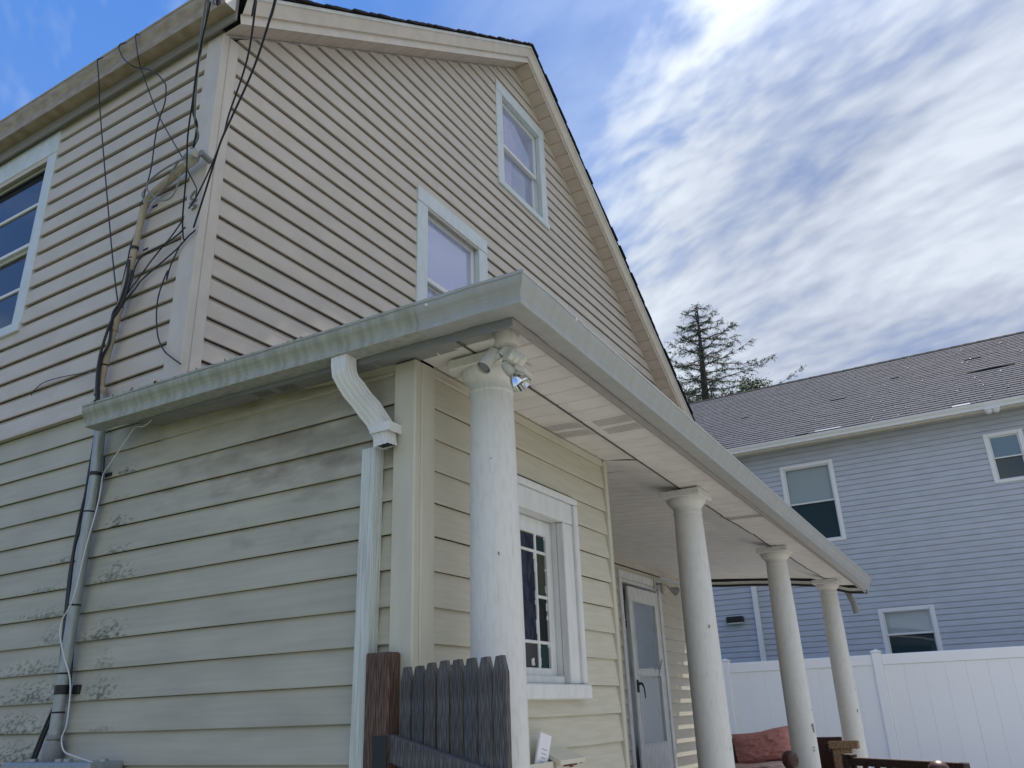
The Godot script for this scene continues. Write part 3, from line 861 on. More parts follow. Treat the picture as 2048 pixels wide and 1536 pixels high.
func build_porch(h: Node) -> void:
	var zc := 0.155
	var xc := 0.602
	var ze := -8.22
	var mb: MB
	# --- ceiling: narrow panels either side of the seam over the columns
	var pz := 0.0
	var wd := 0.1425
	var i := 0
	while pz > ze + 0.02:
		var z1 := maxf(pz - wd, ze)
		for part in 2:
			var xs: Array = [0.272, xc - 0.004] if part == 0 else [UX + 0.01 if pz < -1.9 else 0.02, 0.262]
			var k := 1 if part == 0 else 7
			mb = MB.new()
			mb.tint = tone(0.018)
			var wave := 0.0 if pz > -2.2 else 0.008
			for s in k:
				var xa := lerpf(xs[0], xs[1], float(s) / k)
				var xb := lerpf(xs[0], xs[1], float(s + 1) / k)
				var rows := [Vector2(pz, 0.006), Vector2(pz - 0.005, 0.0), Vector2(z1 + 0.012, 0.0), Vector2(z1 + 0.006, 0.007), Vector2(z1, 0.007)]
				for r in 4:
					var q := []
					for cc in [[xa, r], [xb, r], [xb, r + 1], [xa, r + 1]]:
						var rz: float = rows[cc[1]].x
						var wv: float = wave * sin(rz * 3.1 + cc[0] * 2.3) * smoothstep(0.0, 0.5, 0.27 - cc[0])
						q.append(Vector3(cc[0], (ceil_y(cc[0], rz) if part == 1 else outer_y(cc[0], rz)) + rows[cc[1]].y + wv, rz))
					mb.quad(q[0], q[1], q[2], q[3])
			var pn := obj("soffit_panel", mb, M.soffit, h)
			if i in [8, 9, 26]:                       # vented panels
				mb = MB.new()
				var nx := int((xs[1] - xs[0]) / 0.016)
				if pz > -1.9: nx = mini(nx, 17)
				for a in mini(nx, 24):
					for b in 6:
						var x: float = xs[1] - 0.02 - a * 0.016
						var zz := pz - 0.024 - b * 0.017
						var yy := (ceil_y(x, zz) if part == 1 else outer_y(x, zz)) - 0.0015
						mb.quad(Vector3(x, yy, zz), Vector3(x + 0.009, yy, zz), Vector3(x + 0.009, yy, zz - 0.008), Vector3(x, yy, zz - 0.008))
				obj("vent_holes", mb, M.vent, pn).set_meta("kind", "stuff")
		pz = z1
		i += 1
	mb = MB.new()                                  # seam strip
	for s in 20:
		var z0 := lerpf(0.1, ze, s / 20.0)
		var z1 := lerpf(0.1, ze, (s + 1) / 20.0)
		var wv := 0.012 * sin(s * 1.9) if s > 6 else 0.0
		mb.quad(Vector3(0.259 + wv, seam_y(z0) - 0.001, z0), Vector3(0.275 + wv, seam_y(z0) - 0.001, z0), Vector3(0.275 - wv * 0.3, seam_y(z1) - 0.001, z1), Vector3(0.259 - wv * 0.3, seam_y(z1) - 0.001, z1))
	obj("soffit_seam", mb, M.vent, h)
	# soffit strip over the side wall and out to the corner
	var px := -1.735
	i = 0
	while px < xc - 0.02:
		var x1 := minf(px + 0.155, xc - 0.004)
		mb = MB.new()
		mb.tint = tone(0.02)
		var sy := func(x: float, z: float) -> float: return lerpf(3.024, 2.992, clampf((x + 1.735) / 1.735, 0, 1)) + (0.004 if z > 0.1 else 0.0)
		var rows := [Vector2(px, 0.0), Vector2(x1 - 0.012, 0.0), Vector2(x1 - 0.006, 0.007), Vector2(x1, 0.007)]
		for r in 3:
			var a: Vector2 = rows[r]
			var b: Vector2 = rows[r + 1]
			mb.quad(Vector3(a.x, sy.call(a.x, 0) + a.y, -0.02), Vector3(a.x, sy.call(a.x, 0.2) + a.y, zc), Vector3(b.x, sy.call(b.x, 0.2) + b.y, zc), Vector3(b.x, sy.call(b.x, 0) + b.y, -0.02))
		var pn := obj("soffit_panel", mb, M.soffit_shaded, h)
		if i in [5, 6]:
			mb = MB.new()
			for a in 7:
				for b in 6:
					var x := px + 0.025 + a * 0.016
					var zz := 0.135 - b * 0.017
					var yy: float = sy.call(x, 0.2) - 0.0055
					mb.quad(Vector3(x, yy, zz), Vector3(x + 0.009, yy, zz), Vector3(x + 0.009, yy, zz - 0.008), Vector3(x, yy, zz - 0.008))
			obj("vent_holes", mb, M.vent, pn).set_meta("kind", "stuff")
		px = x1
		i += 1
	# --- fascia boards
	mb = MB.new()
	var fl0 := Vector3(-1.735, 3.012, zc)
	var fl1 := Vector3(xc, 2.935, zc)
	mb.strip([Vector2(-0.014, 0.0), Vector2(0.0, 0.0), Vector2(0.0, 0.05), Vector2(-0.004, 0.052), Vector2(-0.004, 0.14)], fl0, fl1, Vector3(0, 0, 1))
	obj("fascia_board", mb, M.fascia_shaded, h)
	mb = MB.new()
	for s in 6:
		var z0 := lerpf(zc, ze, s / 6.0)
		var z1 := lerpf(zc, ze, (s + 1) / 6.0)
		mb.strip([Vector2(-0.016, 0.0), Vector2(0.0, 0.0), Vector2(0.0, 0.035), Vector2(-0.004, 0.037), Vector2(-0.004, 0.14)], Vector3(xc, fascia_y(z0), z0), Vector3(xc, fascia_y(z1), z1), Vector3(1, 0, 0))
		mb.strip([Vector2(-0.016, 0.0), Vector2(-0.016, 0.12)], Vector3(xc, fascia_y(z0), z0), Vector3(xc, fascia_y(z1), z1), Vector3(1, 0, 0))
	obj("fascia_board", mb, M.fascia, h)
	# --- gutters
	var gl0 := Vector3(-2.07, 3.024, zc + 0.002)
	var gl1 := Vector3(xc, 2.976, zc + 0.002)
	var corner := Vector3(xc + 0.002, 2.976, zc + 0.002)
	mb = MB.new(); mitre(mb, GUT, gl0, Vector3(-1, 0, 0), 0.0, gl1, Vector3(0, 0, 1), 1.0)
	var g1 := obj("gutter", mb, M.gutter_green, h)
	mb = MB.new(); mb.strip(GUT_END, gl0, gl0 + Vector3(-0.004, 0, 0), Vector3(0, 0, 1), Vector3.UP, true, true); obj("gutter_end_cap", mb, M.gutter_green, g1)
	mb = MB.new()
	var gf1 := Vector3(xc + 0.002, 2.976 - 0.0298 * (8.22 + zc), -8.0)
	mitre(mb, GUT, gf1, Vector3(0, 0, -1), 0.0, corner, Vector3(1, 0, 0), 1.0)
	var g2 := obj("gutter", mb, M.gutter, h)
	mb = MB.new(); mb.strip(GUT_END, gf1, gf1 + Vector3(0, 0, -0.004), Vector3(1, 0, 0), Vector3.UP, true, true); obj("gutter_end_cap", mb, M.steel, g2)
	mb = MB.new()                                    # mitre box round the corner
	var big := []
	for p in GUT.slice(1): big.append(p * Vector2(1.03, 1.0) + Vector2(0.0, -0.003))
	mitre(mb, big, corner + Vector3(-0.40, 0.008, 0), Vector3(-1, 0, 0), 0.0, corner, Vector3(0, 0, 1), 1.0)
	mitre(mb, big, corner + Vector3(0, -0.012, -0.40), Vector3(0, 0, -1), 0.0, corner, Vector3(1, 0, 0), 1.0)
	obj("gutter_corner", mb, M.gutter, h)
	for r in [corner + Vector3(-0.34, 0.098, 0.121), corner + Vector3(0.121, 0.090, -0.34)]:
		mb = MB.new()
		mb.lathe([Vector2(0.007, -0.004), Vector2(0.006, 0.003), Vector2(0.0, 0.005)], r, 10, Basis(Vector3(1, 0, 0), PI / 2) if r.x < corner.x else Basis(Vector3(0, 0, 1), -PI / 2))
		obj("rivet", mb, M.white, h)
	# --- leaf litter lying in the side gutter
	mb = MB.new()
	for k in 60:
		var x := -2.0 + pow(rng.randf(), 1.4) * 1.6
		var y := lerpf(3.143, 3.095, (x + 2.07) / 2.67)
		var c := Vector3(x, y + rng.randf() * 0.006, zc + 0.09 + rng.randf() * 0.03)
		var B := Basis.from_euler(Vector3(rng.randf() * 3, rng.randf() * 6, rng.randf() * 3))
		mb.tri(c + B * Vector3(-0.018, 0, 0), c + B * Vector3(0.018, 0, 0.004), c + B * Vector3(0, 0.008, 0.016))
	obj("leaf_litter", mb, M.post_wood, g1).set_meta("kind", "stuff")
	# --- low roof over the porch, hidden behind its gutter
	mb = MB.new()
	var e0 := Vector3(-2.05, 3.125, zc + 0.06)
	var e1 := Vector3(xc + 0.05, 3.085, zc + 0.06)
	var e2 := Vector3(xc + 0.05, 2.85, ze)
	var r1 := Vector3(UX, 3.42, -0.25)
	var r2 := Vector3(UX, 3.42, ze)
	mb.quad(e1, e2, r2, r1); mb.tri(e0, e1, r1); mb.tri(e0, r1, Vector3(-2.05, 3.2, 0.0))
	var dn := Vector3(0, -0.02, 0)
	mb.quad(r1 + dn, r2 + dn, e2 + dn, e1 + dn); mb.tri(r1 + dn, e1 + dn, e0 + dn)
	obj("porch_roof", mb, M.shingle_dark, h)
	# --- far end of the porch roof: a dark gap under the ceiling, a thin pale strip, a dark gutter
	var bandsE := [["end_gap", M.sheath, 0.012, -0.034, -0.004], ["end_fascia", M.white, -0.034, -0.072, 0.0], ["end_gutter", M.black, -0.072, -0.096, 0.012]]
	for be in bandsE:
		mb = MB.new()
		for q in 12:
			var x0 := lerpf(xc, UX - 0.02, q / 12.0)
			var x1 := lerpf(xc, UX - 0.02, (q + 1) / 12.0)
			var y0 := ceil_o(x0, ze) + 0.003 * sin(q * 2.7)
			var y1 := ceil_o(x1, ze) + 0.003 * sin((q + 1) * 2.7)
			var top: float = be[2]
			var bot: float = be[3]
			var zz: float = ze - 0.03 + be[4]
			mb.quad(Vector3(x0, y0 + bot, zz), Vector3(x0, y0 + top, zz), Vector3(x1, y1 + top, zz), Vector3(x1, y1 + bot, zz))
			mb.quad(Vector3(x0, y0 + bot, zz), Vector3(x1, y1 + bot, zz), Vector3(x1, y1 + bot, zz - 0.08), Vector3(x0, y0 + bot, zz - 0.08))
			mb.quad(Vector3(x0, y0 + bot, zz - 0.08), Vector3(x1, y1 + bot, zz - 0.08), Vector3(x1, y1 + 0.15, zz - 0.08), Vector3(x0, y0 + 0.15, zz - 0.08))
		obj(be[0], mb, be[1], h)
	mb = MB.new()
	mb.tube([Vector3(0.36, 2.80, ze - 0.1), Vector3(0.39, 2.72, ze - 0.1), Vector3(0.42, 2.62, ze - 0.12), Vector3(0.43, 2.50, ze - 0.14)], 0.035, 8)
	obj("downspout_elbow", mb, M.cable_grey, h)
	# --- columns
	var cz := [-0.215, -2.795, -5.25, -7.66]
	for k in 4:
		var c := Vector3(0.267, 0, cz[k])
		var top := seam_y(cz[k]) - 0.006
		var node := Node3D.new()
		node.name = "column"
		h.add_child(node, true)
		org[node] = org[h]
		var rt := 0.095
		mb = MB.new()
		var prof := [Vector2(0.114, 0.52), Vector2(0.113, 1.2), Vector2(0.1105, 1.75), Vector2(0.105, 2.3), Vector2(rt + 0.002, top - 0.19), Vector2(rt, top - 0.155)]
		mb.lathe(prof, c, 48)
		obj("shaft", mb, M.column, node)
		mb = MB.new()
		mb.lathe([Vector2(rt, top - 0.16), Vector2(rt + 0.006, top - 0.152), Vector2(rt + 0.002, top - 0.142), Vector2(rt + 0.001, top - 0.115), Vector2(rt + 0.012, top - 0.104), Vector2(rt + 0.030, top - 0.084), Vector2(rt + 0.040, top - 0.064), Vector2(rt + 0.038, top - 0.05)], c, 48)
		obj("capital", mb, M.column, node)
		mb = MB.new()
		mb.box(Vector3(c.x, top - 0.025, c.z), Vector3(0.285, 0.05, 0.285), 0.006)
		obj("abacus", mb, M.column, node)
		mb = MB.new()
		mb.lathe([Vector2(0.0, 0.62), Vector2(0.12, 0.62), Vector2(0.145, 0.60), Vector2(0.145, 0.555)], c, 40)
		obj("base", mb, M.column, node)
		mb = MB.new()                               # hairline cracks in the paint
		for q in 16:
			var a := rng.randf_range(-1.3, 1.0)
			var y := rng.randf_range(1.0, 2.6)
			var ln := rng.randf_range(0.04, 0.22)
			for t in 5:
				var y0 := y + ln * t / 5.0
				var y1 := y + ln * (t + 1) / 5.0
				var a0 := a + 0.012 * sin(t * 2.1 + q)
				var a1 := a + 0.012 * sin((t + 1) * 2.1 + q)
				var R0 := pw([Vector2(2.9, 0.0965), Vector2(2.3, 0.1052), Vector2(1.75, 0.1107), Vector2(1.2, 0.1132), Vector2(0.5, 0.1142)], y0) + 0.0008
				var R1 := pw([Vector2(2.9, 0.0965), Vector2(2.3, 0.1052), Vector2(1.75, 0.1107), Vector2(1.2, 0.1132), Vector2(0.5, 0.1142)], y1) + 0.0008
				var dw := 0.006 + 0.004 * sin(t * 1.3)
				mb.quad(c + Vector3(cos(a0) * R0, y0, -sin(a0) * R0), c + Vector3(cos(a0 + dw) * R0, y0, -sin(a0 + dw) * R0), c + Vector3(cos(a1 + dw) * R1, y1, -sin(a1 + dw) * R1), c + Vector3(cos(a1) * R1, y1, -sin(a1) * R1))
		obj("paint_cracks", mb, M.crack, node).set_meta("kind", "stuff")
		# flakes where the paint has come off
		var chips := []
		if k == 2: chips = [[0.35, 1.30, 0.030], [0.62, 1.13, 0.018], [0.15, 1.44, 0.008]]
		if k == 1: chips = [[0.75, 1.98, 0.008], [0.2, 1.25, 0.007]]
		if k == 3: chips = [[0.5, 1.40, 0.014], [0.25, 1.62, 0.008]]
		if k == 0: chips = [[0.9, 2.1, 0.005], [1.1, 2.5, 0.004]]
		for cp in chips:
			mb = MB.new()
			var last := Vector3.ZERO
			var first := Vector3.ZERO
			var R := 0.1125
			var mid := c + Vector3(cos(-cp[0]) * R, cp[1], -sin(-cp[0]) * R)
			for s in 10:
				var an := TAU * s / 9.0
				var rr: float = cp[2] * rng.randf_range(0.6, 1.25) if s < 9 else 0.0
				var aa: float = -cp[0] + cos(an) * rr / R * 0.7
				var pt := c + Vector3(cos(aa) * (R + 0.001), cp[1] + sin(an) * rr * 1.5, -sin(aa) * (R + 0.001))
				if s == 9: pt = first
				if s == 0: first = pt
				else: mb.tri(mid, last, pt)
				last = pt
			obj("paint_chip", mb, M.paint_bare, node)
	# --- deck
	mb = MB.new()
	mb.bx(UX, 0.62, 0.42, 0.50, ze, -0.05, 0.006)
	mb.bx(UX, 0.55, 0.0, 0.42, ze + 0.05, -0.1, 0.0)
	obj("porch_deck", mb, M.deck, h)
	mb = MB.new()
	var bz := -0.06
	while bz > ze + 0.1:
		mb.bx(UX + 0.01, 0.625, 0.502, 0.522, bz - 0.088, bz, 0.003)
		bz -= 0.09
	var dk := obj("deck_boards", mb, M.deck, h)
	dk.set_meta("kind", "stuff")
	# --- downspout: elbows from the side gutter, then a lower length against the wall
	var ds := Node3D.new()
	ds.name = "downspout"
	h.add_child(ds, true)
	org[ds] = org[h]
	mb = MB.new()
	var path := [Vector3(-0.245, 3.0, 0.20), Vector3(-0.245, 2.955, 0.20), Vector3(-0.242, 2.915, 0.195), Vector3(-0.232, 2.88, 0.18), Vector3(-0.215, 2.845, 0.16), Vector3(-0.19, 2.80, 0.135), Vector3(-0.163, 2.755, 0.11), Vector3(-0.138, 2.71, 0.09), Vector3(-0.118, 2.67, 0.078), Vector3(-0.106, 2.63, 0.072), Vector3(-0.103, 2.585, 0.070)]
	var half := Vector2(0.043, 0.035)
	var ring_prev := []
	for s in path.size():
		var t: Vector3 = (path[mini(s + 1, path.size() - 1)] - path[maxi(s - 1, 0)]).normalized()
		var ux := (Vector3(1, 0, 0) - t * t.x).normalized()
		var uz := ux.cross(t).normalized()
		var ring := []
		var pin := 0.94 if (s >= 3 and s <= 9 and s % 2 == 1) else 1.0
		if s >= 9: pin *= 0.93
		for e in rect_ring(half * pin, 3): ring.append(path[s] + ux * e.x + uz * e.y)
		if s > 0:
			for q in ring.size():
				var q2 := (q + 1) % ring.size()
				mb.quad(ring_prev[q], ring[q], ring[q2], ring_prev[q2])
		ring_prev = ring
	obj("elbow", mb, M.white, ds)
	mb = MB.new()
	mb.quad(Vector3(-0.140, 2.592, 0.041), Vector3(-0.140, 2.592, 0.099), Vector3(-0.066, 2.592, 0.099), Vector3(-0.066, 2.592, 0.041))
	obj("outlet_mouth", mb, M.black, ds)
	mb = MB.new()                                    # strap
	mb.bx(-0.156, -0.052, 2.640, 2.682, 0.110, 0.114, 0.001); mb.bx(-0.158, -0.153, 2.640, 2.682, 0.02, 0.113, 0.001); mb.bx(-0.055, -0.050, 2.640, 2.682, 0.02, 0.113, 0.001)
	mb.bx(-0.215, -0.155, 2.640, 2.70, 0.016, 0.021, 0.001)
	obj("strap", mb, M.white, ds)
	mb = MB.new()
	var lower := []
	for e in rect_ring(Vector2(0.036, 0.030), 4): lower.append(e)
	for q in lower.size():
		var a: Vector2 = lower[q]
		var b: Vector2 = lower[(q + 1) % lower.size()]
		mb.quad(Vector3(-0.203 + a.x, 0.1, 0.046 + a.y), Vector3(-0.190 + a.x, 2.592, 0.046 + a.y), Vector3(-0.190 + b.x, 2.592, 0.046 + b.y), Vector3(-0.203 + b.x, 0.1, 0.046 + b.y))
	obj("pipe", mb, M.pipe, ds)

func rect_ring(hf: Vector2, ribs: int) -> Array:
	# a corrugated rectangle
	var out := []
	for sd in 4:
		var a: Vector2 = [Vector2(-1, -1), Vector2(1, -1), Vector2(1, 1), Vector2(-1, 1)][sd] * hf
		var b: Vector2 = [Vector2(1, -1), Vector2(1, 1), Vector2(-1, 1), Vector2(-1, -1)][sd] * hf
		var nn := Vector2((b - a).y, -(b - a).x).normalized()
		out.append(a)
		for k in ribs:
			var f0 := (k + 0.30) / ribs
			for e in [[0.0, 0.0], [0.10, -0.003], [0.30, -0.003], [0.40, 0.0]]:
				out.append(a.lerp(b, f0 + e[0] / ribs) + nn * e[1])
	return out

# a gutter length from O0 (end facing d0) to the corner O1, cut there at 45 degrees
func mitre(mb: MB, prof: Array, O0: Vector3, d0: Vector3, k0: float, O1: Vector3, outd: Vector3, k1: float) -> void:
	var segs := 8
	for i in prof.size() - 1:
		for s in segs:
			var q := []
			for e in [[i, s], [i + 1, s], [i + 1, s + 1], [i, s + 1]]:
				var p: Vector2 = prof[e[0]]
				var A := O0 + outd * p.x + Vector3.UP * p.y - d0 * p.x * k0
				var B := O1 + outd * p.x + Vector3.UP * p.y - d0 * p.x * k1
				var f: float = float(e[1]) / segs
				q.append(A.lerp(B, f) + Vector3.UP * 0.003 * sin(f * 9.0 + A.length() * 3.0) * sin(PI * f))
			mb.quad(q[0], q[1], q[2], q[3])

# ---------------------------------------------------------------- the neighbour
func build_neighbour() -> void:
	var h := thing("neighbour_house", "blue-grey two storey house with dark shingle roof beyond the white fence", "house", Vector3(-2, 0, -18))
	var w := Wall.new(Vector3(0, 0, NZ), Vector3(1, 0, 0), Vector3(0, 0, 1))
	var mb := MB.new()
	mb.bx(-13, 7.5, 0, 6.45, -22.9, NZ - 0.30, 0.0)
	var wl := obj("front_wall", mb, M.sheath, h)
	var holes := [[-1.34, -0.46, 4.48, 5.97], [2.40, 2.872, 5.15, 5.95], [0.015, 0.80, 1.6, 3.0]]
	var prof := [Vector2(0, 0.0), Vector2(0.0, 0.017), Vector2(0.003, 0.0185), Vector2(0.088, 0.013), Vector2(0.094, 0.003), Vector2(0.103, 0.001)]
	courses(wl, w, prof, 0.1030, 3.92 - 0.1030 * 30, 55, func(_y): return [-12.9, 7.4], holes, M.n_siding, 0, 0.035)
	var specs := [[-1.345, -0.455, 4.475, 5.975, 5.24, 1], [2.395, 2.875, 5.145, 5.955, 5.56, 0], [0.01, 0.805, 1.62, 3.005, 2.61, 1]]
	for s in specs:
		var o := Node3D.new()
		o.name = "window"
		h.add_child(o, true)
		org[o] = org[h]
		mb = MB.new()
		w.box(mb, s[0] - 0.08, s[0], s[2] - 0.06, s[3] + 0.07, -0.05, 0.03, 0.006); w.box(mb, s[1], s[1] + 0.08, s[2] - 0.06, s[3] + 0.07, -0.05, 0.03, 0.006)
		w.box(mb, s[0], s[1], s[3], s[3] + 0.07, -0.05, 0.029, 0.006); w.box(mb, s[0], s[1], s[2] - 0.06, s[2], -0.05, 0.029, 0.006)
		obj("frame", mb, M.n_white, o)
		sash(o, w, s[0], s[1], s[4] - 0.02, s[3], -0.012, 0.022, 0.022, M.n_white, M.glass_sky if s[5] == 0 else M.glass)
		sash(o, w, s[0], s[1], s[2], s[4] + 0.02, -0.040, 0.022, 0.022, M.n_white, M.glass_dark)
		if s[5] == 1: blind(o, w, s[0] + 0.01, s[1] - 0.01, s[4], s[3] - 0.01, -0.07, M.blind, 0.025)
		mb = MB.new(); w.box(mb, s[0] - 0.02, s[1] + 0.02, s[2] - 0.02, s[3] + 0.02, -0.24, -0.20, 0.0)
		w.box(mb, s[0] - 0.03, s[0] - 0.001, s[2], s[3], -0.2, -0.05, 0.0); w.box(mb, s[1] + 0.001, s[1] + 0.03, s[2], s[3], -0.2, -0.05, 0.0)
		w.box(mb, s[0], s[1], s[3] + 0.001, s[3] + 0.03, -0.2, -0.05, 0.0); w.box(mb, s[0], s[1], s[2] - 0.03, s[2] - 0.001, -0.2, -0.05, 0.0)
		obj("room_backing", mb, M.room, o)
	# eave: soffit with vent dots, fascia, gutter
	mb = MB.new(); mb.bx(-13, 7.5, 6.424, 6.44, NZ - 0.05, -13.965, 0.0); obj("soffit", mb, M.n_soffit, h)
	mb = MB.new()
	for k in 58: mb.bx(-4.0 + k * 0.19, -3.96 + k * 0.19, 6.42, 6.4235, -14.06, -14.03, 0.0)
	obj("vent_holes", mb, M.vent, h).set_meta("kind", "stuff")
	mb = MB.new(); mb.bx(-13, 7.5, 6.36, 6.50, -13.985, -13.965, 0.003); obj("fascia_board", mb, M.n_soffit, h)
	mb = MB.new(); mb.strip(GUT, Vector3(-13, 6.388, -13.962), Vector3(7.5, 6.388, -13.962), Vector3(0, 0, 1), Vector3(0, 0.95, 0)); obj("gutter", mb, M.n_white, h)
	# security light under the eave, seen as two pale domes
	mb = MB.new()
	for dx in [-0.06, 0.06]: mb.lathe([Vector2(0.0, -0.07), Vector2(0.035, -0.062), Vector2(0.06, -0.03), Vector2(0.066, 0.0)], Vector3(2.57 + dx, 6.35, -13.89), 16)
	mb.bx(2.44, 2.70, 6.35, 6.40, -13.95, -13.83, 0.01)
	obj("eave_light", mb, M.n_white, h)
	# roof
	var ridge := Vector2(9.42, -18.5)
	var eave := Vector2(6.475, -13.86)
	mb = MB.new()
	mb.quad(Vector3(-13.3, eave.x - 0.01, eave.y), Vector3(7.8, eave.x - 0.01, eave.y), Vector3(7.8, ridge.x - 0.01, ridge.y), Vector3(-13.3, ridge.x - 0.01, ridge.y))
	mb.quad(Vector3(-13.3, ridge.x - 0.01, ridge.y), Vector3(7.8, ridge.x - 0.01, ridge.y), Vector3(7.8, eave.x, ridge.y * 2 - eave.y), Vector3(-13.3, eave.x, ridge.y * 2 - eave.y))
	obj("roof_deck", mb, M.shingle_dark, h)
	var dir := Vector3(0, ridge.x - eave.x, ridge.y - eave.y)
	var L := dir.length()
	dir = dir.normalized()
	var nrm := Vector3(0, -dir.z, dir.y)
	var rows := 35
	for r in rows:
		mb = MB.new()
		var s0 := L * r / rows
		var s1 := L * (r + 1) / rows + 0.02
		var x := -6.2 - rng.randf() * 0.3
		while x < 7.8:
			var wd := rng.randf_range(0.12, 0.34)
			var lift := 0.014 + rng.randf() * 0.004
			if rng.randf() < 0.006: lift += 0.012
			mb.tint = tone(0.08)
			var a := Vector3(x, eave.x, eave.y) + dir * (s0 - rng.randf() * 0.006) + nrm * lift
			var b := a + Vector3(wd - 0.006, 0, 0)
			var c := Vector3(x + wd - 0.006, eave.x, eave.y) + dir * s1 + nrm * 0.002
			var d := Vector3(x, eave.x, eave.y) + dir * s1 + nrm * 0.002
			mb.quad(a, b, c, d)
			mb.quad(a - nrm * lift, b - nrm * lift, b, a)
			mb.quad(b - nrm * lift, c - nrm * 0.002, c, b)
			x += wd
		obj("shingle_course", mb, M.n_shingle, h)
	mb = MB.new()                                   # white specks painting sun sparkle onto the shingles
	for k in 90:
		var nx := rng.randf_range(-3.0, 7.4)
		var ns := rng.randf_range(0.2, L - 0.2)
		if nx < 0.5 and rng.randf() < 0.7: continue
		var c := Vector3(nx, eave.x, eave.y) + dir * ns + nrm * 0.024
		mb.box(c, Vector3(0.022, 0.012, 0.022), 0.003)
	obj("roof_sparkles", mb, M.n_white, h).set_meta("kind", "stuff")
	mb = MB.new()                                   # ridge caps
	var rx := -6.2
	while rx < 7.8:
		for s in [-1.0, 1.0]:
			var f := Vector3(0, -0.085, 0.13 * s)
			mb.quad(Vector3(rx, ridge.x + 0.028, ridge.y), Vector3(rx + 0.29, ridge.x + 0.02, ridge.y), Vector3(rx + 0.29, ridge.x + 0.02, ridge.y) + f, Vector3(rx, ridge.x + 0.028, ridge.y) + f)
		rx += 0.28
	obj("ridge_cap", mb, M.shingle_dark, h)
	# loose strips of bright flashing at the eave, tabs lifted by the wind
	for s in [[-0.55, 0.5, 0.12], [1.95, 0.3, 0.08]]:
		mb = MB.new()
		var a: Vector3 = Vector3(s[0], eave.x, eave.y) + dir * s[2] + nrm * 0.03
		mb.quad(a, a + Vector3(s[1], 0.0, 0), a + Vector3(s[1], 0, 0) + dir * 0.03 + nrm * 0.012, a + dir * 0.03 + nrm * 0.012)
		obj("flashing_strip", mb, M.n_white, h)
	for s in [[2.35, 0.9, 2.5]]:
		mb = MB.new()
		for k in 12:
			var f0 := k / 12.0
			var f1 := (k + 1) / 12.0
			var o: Vector3 = Vector3(s[0], eave.x, eave.y) + dir * s[2]
			var q0: Vector3 = o + Vector3(s[1] * f0, 0, 0)
			var q1: Vector3 = o + Vector3(s[1] * f1, 0, 0)
			mb.quad(q0 + nrm * (0.014 + 0.028 * sin(PI * f0)), q1 + nrm * (0.014 + 0.028 * sin(PI * f1)), q1 + dir * 0.16 + nrm * 0.012, q0 + dir * 0.16 + nrm * 0.012)
		obj("lifted_shingle", mb, M.shingle_dark, h)
	mb = MB.new()
	var flat := []
	for e in rect_ring(Vector2(0.046, 0.036), 2): flat.append(e)
	for q in flat.size():
		var a: Vector2 = flat[q]
		var b: Vector2 = flat[(q + 1) % flat.size()]
		mb.quad(Vector3(-2.286 + a.x, 0.3, NZ + 0.06 + a.y), Vector3(-2.286 + a.x, 6.3, NZ + 0.06 + a.y), Vector3(-2.286 + b.x, 6.3, NZ + 0.06 + b.y), Vector3(-2.286 + b.x, 0.3, NZ + 0.06 + b.y))
	obj("downspout", mb, M.n_white, h)
	var lamp := thing("wall_lamp", "small black box lamp on the blue-grey siding left of the white downspout", "wall lamp", Vector3(-2.735, 3.0, NZ))
	mb = MB.new(); w.box(mb, -2.90, -2.57, 3.04, 3.15, 0.014, 0.16, 0.012); obj("housing", mb, M.black, lamp)
	mb = MB.new(); w.box(mb, -2.88, -2.59, 3.01, 3.039, 0.02, 0.13, 0.004); obj("diffuser", mb, M.n_white, lamp)

func build_fence() -> void:
	var f := thing("vinyl_fence", "white vinyl privacy fence with capped posts below the blue-grey house", "fence", Vector3(0, 0, FZ))
	var mb: MB
	for k in range(-3, 3):
		var x := 0.07 + 2.46 * k
		mb = MB.new(); mb.bx(x - 0.07, x + 0.07, 0, 2.205, FZ - 0.07, FZ + 0.07, 0.008)
		var p := obj("post", mb, M.vinyl, f)
		mb = MB.new()
		mb.bx(x - 0.08, x + 0.08, 2.206, 2.226, FZ - 0.08, FZ + 0.08, 0.006)
		var top := Vector3(x, 2.262, FZ)
		var c := [Vector3(x - 0.075, 2.226, FZ - 0.075), Vector3(x + 0.075, 2.226, FZ - 0.075), Vector3(x + 0.075, 2.226, FZ + 0.075), Vector3(x - 0.075, 2.226, FZ + 0.075)]
		for q in 4: mb.tri(top, c[(q + 1) % 4], c[q])
		obj("cap", mb, M.vinyl, p)
		if k == 2: continue
		mb = MB.new(); mb.bx(x + 0.071, x + 2.389, 2.015, 2.175, FZ - 0.03, FZ + 0.035, 0.008); obj("top_rail", mb, M.vinyl, f)
		mb = MB.new(); mb.bx(x + 0.071, x + 2.389, 0.15, 0.29, FZ - 0.03, FZ + 0.035, 0.008); obj("bottom_rail", mb, M.vinyl, f)
		for q in 8:
			mb = MB.new()
			var a := x + 0.072 + q * 0.2896
			mb.tint = tone(0.008)
			mb.bx(a, a + 0.2885, 0.29, 2.015, FZ - 0.016, FZ + 0.016 - 0.001 * (q % 2), 0.003)
			obj("panel_board", mb, M.vinyl, f)

